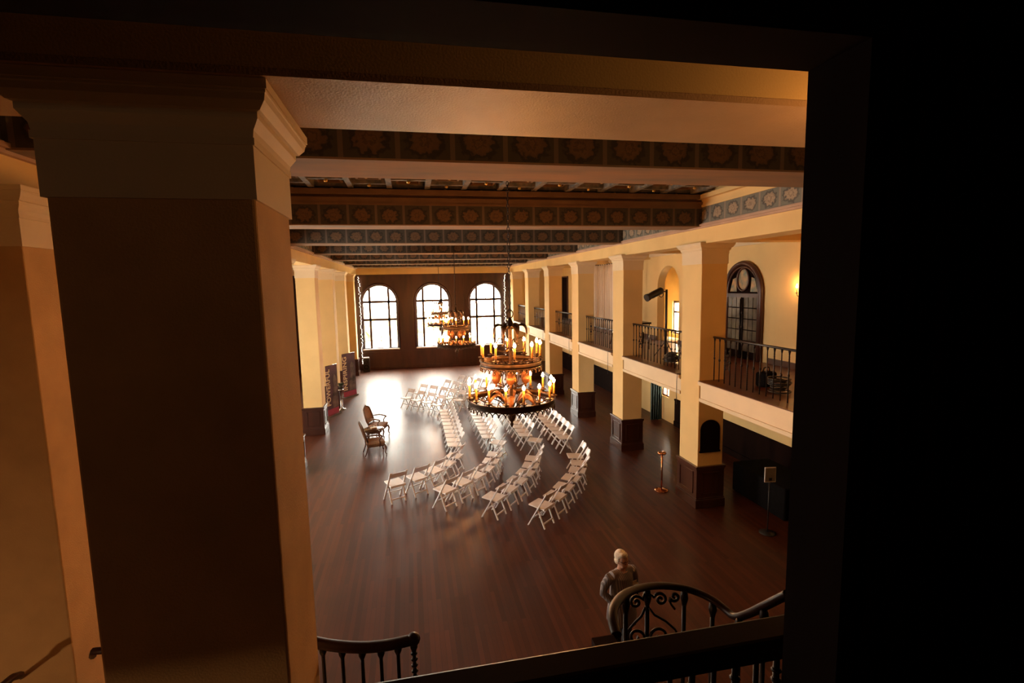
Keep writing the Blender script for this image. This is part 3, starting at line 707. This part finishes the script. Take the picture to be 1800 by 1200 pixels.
# ------------------------------------------------------------------ banners
purple = mat('purple_print', (.16, .07, .12), .6, col2=(.07, .03, .05), scale=1.6)
magenta = mat('magenta_print', (.42, .04, .10), .6, var=.1)
letter = mat('cream_lettering', (.85, .72, .52), .6)
def banner(a, b, h, word, lab, split):
    a, b = Vector((*a, 0)), Vector((*b, 0)); d = b-a; Wd = d.length; ang = math.atan2(d.y, d.x)
    t = thing('banner_stand', lab, 'banner', a, ang, 'purple roll up banners along the left pillars')
    MB().box(-.02, Wd+.02, -.12, .12, 0, .08).build('base', steel, t)
    MB().tube([(Wd/2, .06, .05), (Wd/2, .04, h)], .012, 6).build('pole', steel, t)
    p = MB().box(0, Wd, -.006, .006, .08, h).build('printed_panel', purple, t)
    MB().box(0, Wd, -.012, -.008, .08, .30).build('footer_print', magenta, t)
    # photo print: a lighter silhouette area on the right half
    pr = MB(); pr.prism([(Wd*.45, .32), (Wd*.97, .32), (Wd*.97, 1.25), (Wd*.85, 1.6), (Wd*.7, 1.72), (Wd*.58, 1.5), (Wd*.6, 1.1), (Wd*.47, .8)], (0, -.009, 0), (1,0,0), (0,0,1), (0, -.003, 0))
    pr.build('photo_print', mat('photo_print_tones', (.22, .15, .14), .6, col2=(.03, .02, .02), scale=3), t)
    MB().tube([(0, 0, h), (Wd, 0, h)], .014, 6).build('top_bar', steel, t)
    cu = bpy.data.curves.new('lettering', 'FONT'); cu.body = word; cu.size = .36; cu.extrude = .002; cu.space_character = 1.05
    cu.offset = .008
    dg = bpy.context.evaluated_depsgraph_get
    o = bpy.data.objects.new('lettering', cu); C.objects.link(o)
    me = bpy.data.meshes.new_from_object(o.evaluated_get(dg())); bpy.data.objects.remove(o)
    o = bpy.data.objects.new('lettering', me); C.objects.link(o); me.materials.clear(); me.materials.append(letter)
    o.parent = t; o.rotation_euler = (PI/2, -PI/2, 0); o.location = (Wd*.30, -.014, split)
    xs = [v.co.x for v in me.vertices]; L = max(xs)-min(xs); want = h-.16-split
    o.scale = (want/L, 1, 1)
    return t
banner((-3.27, 24.5), (-2.77, 25.25), 2.12, 'INSPIRING', 'tall purple banner reading INSPIRING up its left side, by the third left pillar', .36)
banner((-3.16-.30, 21.0), (-3.12, 21.68), 2.1, 'POWERFUL', 'purple banner ending in FUL, half hidden behind the broad left pillar', .45)
pd = thing('pedestal', 'slim silvery pedestal in front of the purple INSPIRING banner', 'pedestal', (-3.1, 22.35, 0))
MB().lathe((0, 0, 0), [(.0, 0), (.17, 0), (.17, .03), (.05, .06), (.045, .8), (.12, .84), (.12, .88), (0, .88)], 18).build('column', steel, pd)
pl = thing('potted_plant', 'dark leafy plant on the slim silvery pedestal', 'plant', (-3.1, 22.35, .88))
MB().lathe((0, 0, 0), [(0, 0), (.07, 0), (.10, .14), (.09, .15), (0, .13)], 14).build('pot', black_m, pl)
lf = MB()
for k in range(46):
    a = random.uniform(0, 2*PI); e = random.uniform(.3, 1.4); L_ = random.uniform(.15, .34)
    d = Vector((math.cos(a)*math.cos(e), math.sin(a)*math.cos(e), math.sin(e))); p0 = Vector((0, 0, .13)); sd = d.cross(Vector((0, 0, 1))).normalized()*.025
    p1 = p0+d*L_*.55; p2 = p0+d*L_+Vector((0, 0, -.05)); vv = [lf.bm.verts.new(q) for q in (p0, p1+sd, p2, p1-sd)]; lf.bm.faces.new(vv)
lf.build('foliage', greenm, pl)
# loudspeaker, string lights and glare dots at the far wall
ls = thing('loudspeaker', 'black loudspeaker by the left corner of the window wall', 'speaker', (-2.85, 32.3, 0))
MB().box(-.2, .2, -.18, .18, 0, .85).build('cabinet', black_m, ls, .02)
MB().ring((0, -.185, .3), .12, .015, 20, 6, 'Y').ring((0, -.185, .62), .07, .012, 18, 6, 'Y').build('driver', blackcloth, ls)
bx_ = MB().box(-.17, .17, -.12, .12, 0, .05).build('paper_stack', white_paint); bx_.location = (-2.85, 32.3, .851); tag(bx_, 'white stack of papers lying on the black loudspeaker', 'papers')
for x, lb in ((-3.1, 'string of tiny white lights hanging in the left corner of the window wall'), (6.12, 'strand of tiny glowing dots put in for window glare in the right corner of the window wall')):
    t = thing('lights_and_glare_strand', lb, 'string lights', (x, W-.18, 0))
    MB().tube([(random.uniform(-.02, .02), 0, z*.26+.006) for z in range(24)], .006, 5).build('wire', black_m, t)
    m = MB()
    for k in range(70): m.ball((random.uniform(-.05, .05), random.uniform(-.04, .04), .35+k*.08), .013, .013, .018, 6, 4)  # in the right corner the glowing dots stand in for window glare
    tag(m.build('bulb_and_glare_dot', fairy_glare_m, t), kind='stuff')

# ------------------------------------------------------------------ chandeliers
def make_chandelier(top=4.28):
    """origin on the axis at the level of the lower ring"""
    t = thing('chandelier', '', 'chandelier', (0, 0, 0), 0, 'iron ring chandeliers with amber candles')
    RL, RU, ZU = .70, .49, .62
    ch = MB(); z = 1.50; k = 0
    while z < top:
        ch.ring((0, 0, z), .018, .0065, 10, 5, 'X' if k % 2 else 'Y', R2=.036); z += .058; k += 1
    ch.build('chain', iron, t)
    MB().ring((0, 0, 1.44), .05, .010, 18, 6, 'Y', R2=.065).build('hanging_loop', bronze, t)
    MB().lathe((0, 0, -.42), [(0, 0), (.012, .01), (.03, .05), (.018, .09), (.05, .13), (.075, .2), (.05, .27), (.03, .33), (.045, .40), (.028, .48), (.028, .72), (.07, .8), (.09, .9), (.05, .98), (.025, 1.04), (.028, 1.3), (.045, 1.36), (.03, 1.42), (.028, 1.62), (.06, 1.66), (.05, 1.72), (.02, 1.80), (0, 1.80)], 14).build('stem', bronze, t)
    # crown of drooping leaves
    cr = MB()
    for i in range(8):
        a = 2*PI*i/8+.2; prev = None
        for q in range(9):
            f = q/8; r_ = .03+.26*math.sin(min(1, f*1.15)*PI/2); zz = 1.22+.10*math.sin(f*PI*.75)-.22*f**3; wd = .055*math.sin(PI*min(1, f*.9+.1))+.004
            c0 = Vector((r_*math.cos(a), r_*math.sin(a), zz)); sd = Vector((-math.sin(a), math.cos(a), 0))*wd
            row = [cr.bm.verts.new(c0-sd+Vector((0,0,-.02))), cr.bm.verts.new(c0), cr.bm.verts.new(c0+sd+Vector((0,0,-.02)))]
            if prev:
                for u in range(2): cr.bm.faces.new((prev[u], prev[u+1], row[u+1], row[u])).smooth = True
            prev = row
    o = cr.build('leaf_crown', bronze, t); sm = o.modifiers.new('thickness', 'SOLIDIFY'); sm.thickness = .006
    def band(R_, z0, name, tooth):
        b = MB(); n = 64; h = .075
        rows = [[(R_*math.cos(2*PI*i/n)*s, R_*math.sin(2*PI*i/n)*s, zz) for i in range(n+1)] for s, zz in ((1.0, z0), (1.0, z0+h), (1.03, z0+h+.012), (.985, z0+h+.012), (.985, z0), (1.0, z0))]
        b.sheet(rows)
        b.ring((0, 0, z0), R_, .012, 64, 6); b.ring((0, 0, z0+h), R_*1.01, .010, 64, 6)
        nt_ = int(2*PI*R_/.10)
        for i in range(nt_):
            a0 = 2*PI*i/nt_; a1 = 2*PI*(i+1)/nt_
            pts = []
            for q in range(9):
                f = q/8; a = a0+(a1-a0)*f; pts.append((R_*math.cos(a), R_*math.sin(a), z0-.012-.045*(1-abs(math.sin(PI*f)))))
            b.tube(pts, .009, 5)
            b.ball((R_*math.cos(a0), R_*math.sin(a0), z0-.068), .014, .014, .018, 6, 5)
        b.build(name, bronze, t)
    band(RL, 0, 'lower_ring', 1); band(RU, ZU, 'upper_ring', 1)
    # scroll arms carrying both rings
    for i in range(8):
        a = 2*PI*i/8+.1; ca, sa = math.cos(a), math.sin(a)
        m = MB()
        def P(r_, zz): return (r_*ca, r_*sa, zz)
        m.tube([P(RL, .03), P(.55, -.03), P(.35, -.10), P(.16, -.16), P(.06, -.13)], .012, 6)
        m.tube([P(.06, -.1), P(.2, .04), P(.34, .10), P(.44, .06), P(.46, -.01), P(.41, -.04), P(.37, 0), P(.39, .03)], .010, 6)
        m.tube([P(.05, .35), P(.13, .26), P(.24, .3), P(.30, .42), P(.26, .52), P(.18, .5), P(.17, .43), P(.21, .41)], .010, 6)
        m.tube([P(RU, ZU+.02), P(.34, ZU-.06), P(.18, ZU-.1), P(.05, ZU-.05)], .011, 6)
        if i % 2 == 0: m.tube([P(.03, .9), P(.10, .84), P(.22, .86), P(.25, .97), P(.19, 1.06), P(.11, 1.03), P(.10, .95), P(.14, .93)], .011, 6)
        m.build('scroll_arm', bronze, t)
    for i in range(6):
        a = 2*PI*i/6+.3; m = MB(); prev = None
        for q in range(7):
            f = q/6; r_ = .10+.36*f; zz = -.02+.20*math.sin(f*PI)*.9-.02; wd = .07*math.sin(PI*(f*.9+.08))
            c0 = Vector((r_*math.cos(a), r_*math.sin(a), zz)); sd = Vector((-math.sin(a), math.cos(a), .2))*wd
            row = [m.bm.verts.new(c0-sd), m.bm.verts.new(c0+Vector((0,0,.03))), m.bm.verts.new(c0+sd)]
            if prev:
                for u in range(2): m.bm.faces.new((prev[u], prev[u+1], row[u+1], row[u])).smooth = True
            prev = row
        o = m.build('acanthus_leaf', leafgold, t); sm = o.modifiers.new('thickness', 'SOLIDIFY'); sm.thickness = .006
        g = MB(); g.ball((.27*math.cos(a), .27*math.sin(a), .44), .075, .075, .11, 10, 8); g.ball((.27*math.cos(a), .27*math.sin(a), .32), .02, .02, .04, 6, 5)
        g.tube([(.27*math.cos(a), .27*math.sin(a), .54), (.3*math.cos(a), .3*math.sin(a), .62)], .008, 5)
        g.build('pendant_bulb_ornament', leafgold, t)
    for R_, z0, n, off in ((RL, .085, 16, .08), (RU, ZU+.085, 10, .25)):
        for i in range(n):
            a = 2*PI*i/n+off; x, y = (R_-.01)*math.cos(a), (R_-.01)*math.sin(a)
            c1 = MB().lathe((x, y, z0), [(.0, 0), (.016, 0), (.014, .02), (.05, .03), (.058, .042), (.02, .036), (.02, .07), (0, .07)], 10).build('candle_cup', bronze, t)
            cs = MB().lathe((x, y, z0+.06), [(.0, 0), (.0165, 0), (.0165, .185), (0, .185)], 8).build('candle', candle_m, t)
            MB().lathe((x, y, z0+.243), [(.0, 0), (.019, .012), (.026, .03), (.022, .05), (.010, .07), (0, .085)], 8).build('flame_bulb', bulb_m, cs)
    return t
c1 = make_chandelier(); c1.location = (1.55, 7.9, 3.30); c1['label'] = 'nearest and largest two tier iron chandelier with lit amber candles'
c2 = copy_tree(c1); c2.location = (1.60, 18.4, 3.04); c2.rotation_euler.z = .6; c2['label'] = 'middle two tier chandelier, seen before the right arched window'
c3 = copy_tree(c1); c3.location = (1.57, 28.2, 3.06); c3.rotation_euler.z = 1.1; c3['label'] = 'farthest small looking chandelier against the middle arched window'

# ------------------------------------------------------------------ floor stands
st = thing('stanchion', 'short copper coloured stanchion with a flat round top beside the nearest right pillar', 'stanchion', (6.0, 11.2, 0))
MB().lathe((0, 0, 0), [(0, 0), (.17, 0), (.175, .012), (.15, .03), (.04, .04), (0, .04)], 28).build('base', brass, st)
MB().tube([(0, 0, .03), (0, 0, .92)], .02, 12).build('pole', brass, st)
MB().lathe((0, 0, .92), [(0, 0), (.03, 0), (.10, .02), (.11, .05), (.09, .075), (0, .08)], 24).build('top_cap', brass, st)
sg = thing('sign_stand', 'small pale framed sign on a thin black stand near the dark jamb', 'sign', (7.05, 8.69, 0), -.15)
MB().lathe((0, 0, 0), [(0, 0), (.16, 0), (.16, .015), (.03, .03), (0, .03)], 24).build('base', black_m, sg)
MB().tube([(0, 0, .02), (0, 0, 1.16)], .011, 8).build('pole', black_m, sg)
MB().box(-.12, .12, -.03, -.012, 1.10, 1.42).build('frame', white_paint, sg, .02)
MB().box(-.105, .105, -.036, -.0301, 1.12, 1.40).build('card', mat('grey_card', (.22, .2, .18), .5, var=.2), sg)
MB().box(-.03, .03, -.045, -.036, 1.14, 1.2).build('clip', black_m, sg)
dt = thing('draped_table', 'black draped table under the balcony beside the thin sign stand', 'table', (8.2, 9.9, 0))
dd = MB().box(-.5, .5, -.9, .9, .02, .74).build('tablecloth', blackcloth, dt, .03)
MB().box(-.48, .48, -.88, .88, .70, .73).build('tabletop', black_m, dt)

# ------------------------------------------------------------------ camera side: jamb wall, header, rail, stairs
YF, YN, XJ, ZH = 1.152, .993, 1.0, 5.717
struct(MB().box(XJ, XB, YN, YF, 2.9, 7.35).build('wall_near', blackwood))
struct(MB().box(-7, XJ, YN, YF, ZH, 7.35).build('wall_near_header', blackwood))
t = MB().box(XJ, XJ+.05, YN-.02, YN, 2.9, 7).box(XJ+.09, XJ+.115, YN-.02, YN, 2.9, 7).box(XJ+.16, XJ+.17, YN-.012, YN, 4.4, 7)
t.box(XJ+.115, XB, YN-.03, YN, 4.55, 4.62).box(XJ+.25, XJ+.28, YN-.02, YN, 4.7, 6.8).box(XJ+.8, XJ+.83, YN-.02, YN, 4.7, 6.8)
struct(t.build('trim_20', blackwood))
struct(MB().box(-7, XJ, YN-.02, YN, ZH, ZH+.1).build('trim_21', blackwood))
struct(MB().box(-7, XB, -2.2, 1.45, 2.9, 3.0).build('floor_gallery', blackwood))

ZR = 4.02
gr = thing('gallery_railing', 'broad dark handrail with iron balusters across the bottom foreground', 'railing', (0, 1.40, 3.0))
MB().box(-.9, 1.3, -.055, .055, ZR-3.0-.045, ZR-3.0).build('handrail', blackrail, gr, .012)
MB().box(-.9, 1.3, -.03, .03, ZR-3.0-.10, ZR-3.0-.045).build('under_rail', iron, gr)
x = -.82; k = 0
while x < 1.3:
    if abs(x-.68) > .06:
        b = MB().tube([(x, 0, .0), (x, 0, .93)], .011 if k % 2 else .009, 8)
        if k % 2:
            for q in range(22): b.ring((x, 0, .1+q*.036), .011, .008, 8, 4)
            b.ball((x, 0, .5), .03, .03, .04, 10, 8)
        b.build('baluster', iron, gr)
    x += .0805; k += 1
MB().box(.645, .715, -.03, .03, 0, .92).build('newel_post', iron, gr)
o = MB()
for s in (-1, 1):
    for z0 in (.72, .45):
        o.tube([(.42+s*(.02+.13*math.sin(q*.26)), 0, z0+.13*math.cos(q*.26)*(1-q*.02)) for q in range(10)], .009, 6)
        o.tube([(.42+s*(.075+.05*(1-q*.06)*math.cos(q*.55)), 0, z0+.05*(1-q*.06)*math.sin(q*.55)) for q in range(15)], .007, 5)
o.build('scroll_ornament', iron, gr)
MB().box(.575, .655, .10, .155, ZR-3.0-.085, ZR-3.0-.055).tube([(.61, .13, .0), (.61, .13, .92)], .02, 8).build('newel_cap', railwood, gr)

# staircase railings beyond the gallery (positions by viewing ray at a chosen distance)
def ray(px, py, Y):
    d = fw + r2*((px-900)/884) - u2*((py-600)/884); s = Y/d.y; return Vector((0, 0, EYE)) + d*s
arcp = [((1084, 1116), 1.95), ((1075, 1085), 2.05), ((1080, 1062), 2.15), ((1098, 1042), 2.3), ((1130, 1031), 2.42), ((1168, 1028), 2.5), ((1212, 1035), 2.5), ((1252, 1052), 2.42), ((1278, 1073), 2.32), ((1292, 1086), 2.25), ((1318, 1078), 2.15), ((1345, 1064), 2.05), ((1385, 1044), 1.95)]
sr = thing('stair_railing', 'curved dark stair handrail arching up beside the person, with iron scrolls', 'railing', (1.3, 2.3, 2.3))
def Lc(v): return v-Vector((1.3, 2.3, 2.3))
ap = [Lc(ray(p[0], p[1], y)) for p, y in arcp]
# smooth the path
def smooth(P, it=2):
    for _ in range(it):
        Q = [P[0]]
        for a, b in zip(P, P[1:]): Q += [a*.75+b*.25, a*.25+b*.75]
        Q.append(P[-1]); P = Q
    return P
ap = smooth(ap)
MB().tube(ap, .0195, 10, sx=1.25).build('handrail', railwood, sr)
for (px, py), Y in (((1100, 1045), 2.3), ((1138, 1034), 2.44), ((1203, 1036), 2.5), ((1253, 1056), 2.42), ((1300, 1084), 2.2), ((1344, 1068), 2.05)):
    p = Lc(ray(px, py, Y)); b = MB().tube([(p.x, p.y, p.z-.01), (p.x, p.y, .0)], .013, 8).lathe((p.x, p.y, p.z-.10), [(.012, 0), (.024, .05), (.02, .08), (.013, .09)], 8)
    b.build('baluster', iron, sr)
def curl(cx, cy, r0, turns, Y, a0, s=1, n=26, tail=()):
    pts = [ray(cx+s*r0*(1-i/n*.85)*math.cos(a0+turns*2*PI*i/n), cy+r0*(1-i/n*.85)*math.sin(a0+turns*2*PI*i/n), Y) for i in range(n+1)]
    return [ray(x, y, Y) for x, y in tail] + pts
o = MB()
Yc = 2.42
for cx, cy, r0, tn, a0, s, tail in ((1161, 1053, 12, 1.4, -PI*.9, 1, ((1140, 1052), (1143, 1044))), (1186, 1048, 9, 1.2, PI*.1, -1, ()), (1118, 1058, 12, 1.4, -PI*.9, -1, ((1138, 1052), (1132, 1044))),
                              (1160, 1118, 17, 1.1, PI*.95, 1, ((1137, 1122),)), (1118, 1120, 15, 1.1, PI*.95, -1, ((1137, 1122),))):
    o.tube([Lc(p) for p in curl(cx, cy, r0, tn, Yc, a0, s, tail=tail)], .0085, 6)
o.tube([Lc(ray(x, y, Yc)) for x, y in ((1141, 1068), (1150, 1080), (1170, 1091), (1186, 1105), (1193, 1118))], .007, 6)
o.tube([Lc(ray(x, y, Yc)) for x, y in ((1134, 1068), (1128, 1082), (1114, 1096), (1104, 1108), (1098, 1118))], .007, 6)
o.tube([Lc(ray(x, y, Yc)) for x, y in ((1176, 1054), (1180, 1062), (1186, 1070))], .007, 6)
o.build('scroll_ornament', iron, sr)
struct(MB().box(.9, 2.3, 1.46, 2.75, 2.18, 2.30).build('floor_landing', darkwood))
lr = thing('stair_railing', 'short curved dark handrail with iron balusters beside the foot of the near pillar', 'railing', (-.3, 3.05, 2.0))
def L2(v): return v-Vector((-.3, 3.05, 2.0))
lp = smooth([L2(ray(x, y, Y)) for (x, y), Y in (((520, 1118), 3.2), ((557, 1130), 3.15), ((598, 1136), 3.1), ((640, 1138), 3.05), ((680, 1134), 3.02), ((712, 1127), 3.0), ((727, 1123), 3.0))])
MB().tube(lp, .032, 10, sx=1.2).ball(lp[-1], .042, .042, .042, 10, 8).build('handrail', railwood, lr)
for (px, py), Y in (((534, 1126), 3.18), ((567, 1134), 3.14), ((601, 1138), 3.1), ((636, 1140), 3.05), ((669, 1138), 3.03), ((699, 1132), 3.0), ((727, 1127), 3.0)):
    p = L2(ray(px, py, Y)); b = MB().tube([(p.x, p.y, p.z), (p.x, p.y, .0)], .012, 8)
    if px == 727:
        for q in range(16): b.ring((p.x, p.y, p.z-.08-q*.04), .013, .010, 8, 4)
        b.ball((p.x, p.y, p.z-.32), .035, .035, .04, 10, 8)
    b.lathe((p.x, p.y, p.z-.07), [(.012, 0), (.024, .03), (.022, .06)], 8)
    b.build('baluster', iron, lr)
struct(MB().box(-1.35, .1, 2.986, 3.5, 1.86, 2.0).build('floor_stair_left', darkwood))
wl = thing('wall_handrail', 'dark handrail ends fixed beside the far left pillar', 'handrail', (-2.6, 4.2, 2.0))
def L3(v): return v-Vector((-2.6, 4.2, 2.0))
MB().tube([L3(ray(x, y, Y)) for (x, y), Y in (((215, 1140), 4.35), ((165, 1144), 4.35), ((163, 1152), 4.5))], .028, 8).build('rail_end', railwood, wl)
MB().tube([L3(ray(x, y, Y)) for (x, y), Y in (((36, 1186), 4.5), ((22, 1190), 4.4), ((-20, 1225), 4.1))], .028, 8).tube([L3(ray(36, 1186, 4.5)), L3(ray(38, 1190, 4.74))], .018, 6).build('rail_end', railwood, wl)

# ------------------------------------------------------------------ the person
ps = thing('person', 'standing person with short white hair, glasses and striped grey tunic, behind the curved rail', 'person', (2.70, 6.12, 0), math.radians(-72))
def organic(name, build, m, parent, vox=.011, sm=4):
    b = MB(); build(b); o = b.build(name, m, parent)
    r = o.modifiers.new('remesh', 'REMESH'); r.mode = 'VOXEL'; r.voxel_size = vox; r.use_smooth_shade = True
    s = o.modifiers.new('smooth', 'SMOOTH'); s.factor = .5; s.iterations = sm; return o
def body(b):
    # head, neck, torso core, arms, hands, legs in one surface
    b.ball((.015, 0, 1.435), .088, .072, .105, 20, 14)          # skull
    b.tube([(.035, 0, 1.42), (.05, 0, 1.36), (.055, 0, 1.335)], [.062, .052, .036], 14)   # jaw
    b.tube([(.095, 0, 1.445), (.118, 0, 1.405), (.102, 0, 1.395)], [.008, .014, .009], 8) # nose
    b.tube([(.094, -.02, 1.368), (.10, 0, 1.369), (.094, .02, 1.368)], .007, 6)           # lips
    for s in (-1, 1):
        b.ball((.005, s*.074, 1.42), .018, .008, .028, 8, 6)                                # ears
        b.ball((.085, s*.03, 1.432), .011, .013, .009, 8, 6)                                # eyes
    b.tube([(.0, 0, 1.37), (-.01, 0, 1.26)], [.05, .058], 14)
    b.tube([(-.01, 0, 1.27), (0, 0, 1.18), (.01, 0, 1.0), (0, 0, .85), (0, 0, .76)], [.09, .135, .13, .145, .14], 18)
    b.tube([(-.01, -.16, 1.235), (-.01, .16, 1.235)], .055, 12)
    arms = {-1: [(-.01, -.185, 1.235), (-.06, -.245, 1.10), (-.07, -.265, .98), (.04, -.21, .91), (.14, -.12, .89)],
            1: [(-.01, .185, 1.235), (-.04, .26, 1.10), (-.04, .28, .98), (.08, .2, .93), (.17, .10, .93)]}
    for s in (-1, 1):
        b.tube(arms[s], [.05, .044, .038, .032, .024], 12)
        h = Vector(arms[s][-1]); d = (h-Vector(arms[s][-2])).normalized(); sd = Vector((0, 0, 1)).cross(d).normalized(); upv = d.cross(sd)
        b.tube([h, h+d*.04, h+d*.085], [.024, .034, .030], 10, sx=.75)
        for i, L_ in enumerate((.055, .065, .07, .058)):
            q = h+d*.08+Vector((0, 0, (i-1.5)*.017)); e = d*L_*.5-sd*s*.004
            b.tube([q, q+e, q+e+(d*.3-sd*s*.7)*L_*.45, q+e+(d*.1-sd*s*1.0)*L_*.7], [.009, .0085, .008, .006], 6)
        q = h+d*.03+Vector((0, 0, .025)); b.tube([q, q+d*.03+Vector((0, 0, .025)), q+d*.06+Vector((0, 0, .03))], [.011, .010, .007], 6)
        b.tube([(0, s*.08, .82), (.01, s*.09, .6), (.015, s*.09, .44), (-.01, s*.09, .25), (-.02, s*.09, .07)], [.088, .078, .055, .05, .036], 14)
        b.tube([(-.04, s*.09, .045), (.05, s*.095, .04), (.14, s*.10, .03)], [.035, .038, .025], 10)
organic('body', body, skin, ps, .009, 3)
def tunic(b):
    b.tube([(-.01, 0, 1.275), (-.005, 0, 1.20), (.01, 0, 1.05), (.01, 0, .90), (.01, 0, .75), (.01, 0, .56)], [.085, .155, .165, .175, .195, .215], 22)
    b.tube([(-.01, -.17, 1.23), (-.01, .17, 1.23)], .07, 12)
    b.tube([(-.01, -.185, 1.235), (-.06, -.245, 1.10), (-.07, -.265, .98), (.04, -.21, .91), (.11, -.15, .895)], [.068, .062, .056, .052, .048], 14)
    b.tube([(-.01, .185, 1.235), (-.04, .26, 1.10), (-.04, .28, .98), (.08, .2, .93), (.13, .14, .93)], [.068, .062, .056, .052, .048], 14)
organic('tunic', tunic, tunicm, ps, .011, 4)
def trs(b):
    for s in (-1, 1): b.tube([(0, s*.08, .80), (.01, s*.092, .6), (.015, s*.095, .44), (0, s*.095, .25), (-.01, s*.095, .09)], [.10, .09, .07, .068, .062], 14)
    b.ball((0, 0, .82), .13, .16, .1)
organic('trousers', trs, trouser, ps, .012, 3)
def hr(b):
    b.ball((-.022, 0, 1.470), .094, .084, .090, 20, 14); b.ball((.028, .0, 1.508), .062, .066, .040, 16, 10)
    b.ball((-.055, 0, 1.40), .06, .07, .07, 14, 10)
    for s in (-1, 1): b.ball((-.005, s*.066, 1.445), .045, .02, .05, 10, 8)
organic('hair', hr, hairm, ps, .009, 2)
g = MB()
for s in (-1, 1):
    g.ring((.104, s*.032, 1.43), .024, .003, 16, 5, 'X', R2=.018); g.tube([(.1, s*.056, 1.434), (.0, s*.08, 1.43)], .003, 5)
g.tube([(.106, -.01, 1.432), (.106, .01, 1.432)], .003, 5).build('spectacles', lensm, ps)
MB().box(.168, .176, .045, .115, 1.135, 1.185).build('name_tag', paper, ps)
for s in (-1, 1):
    organic('shoe', lambda b, s=s: b.tube([(-.06, s*.09, .045), (.04, s*.095, .045), (.12, s*.10, .035), (.16, s*.10, .03)], [.045, .048, .042, .028], 12), black_m, ps, .01, 2)
pp = MB().box(-.05, .05, -.003, .003, -.035, .035).build('card', paper); pp.location = (2.765, 5.86, .955); pp.rotation_euler = (.4, 0, .3); tag(pp, 'small cream card held by the person at the waist', 'card')

# unseen lamp added on the stair lobby side to warm the near beam
lb_ = thing('added_pendant', 'added bowl lamp on a rod near the plaster beam, hidden beyond the dark jamb', 'lamp', (2.35, 1.59, 5.42))
MB().lathe((0, .26, 0), [(.0, 0), (.12, .03), (.2, .12), (.24, .24), (.23, .24), (.18, .12), (.1, .05), (0, .03)], 20).tube([(.2, .26, .2), (.2, .26, 1.93)], .012, 6).build('shade', bronze, lb_)  # bowl added to keep this lamp's light off the handrail
lamp('lobby_fill', (2.35, 1.85, 5.72), 12, .05)
wl_ = thing('added_wall_lamp', 'added dim lamp on the gallery wall behind the viewpoint', 'lamp', (-4.2, -2.2, 5.0))
MB().lathe((0, .12, 0), [(.0, 0), (.07, .03), (.09, .12), (.085, .12), (0, .04)], 16).tube([(0, .0, .0), (0, .1, .01)], .012, 6).build('shade', bronze, wl_)
lamp('gallery_fill', (-4.2, -2.02, 5.16), 9, .04, (1, .62, .34))  # weak light added behind the camera to lift the near pillar front
pl_ = thing('added_pendant', 'added pendant lamp under the gallery floor, out of the view below', 'lamp', (-4.9, .3, 2.25))
MB().tube([(0, 0, .1), (0, 0, .645)], .008, 6).build('cord', black_m, pl_); MB().lathe((0, 0, .0), [(.22, 0), (.10, .10), (.03, .14), (0, .14)], 20).build('shade', bronze, pl_)
lamp('under_gallery_fill', (-4.9, .3, 2.23), 120, .15, (1, .62, .32))  # lamp added out of view to light the far left pillar low down
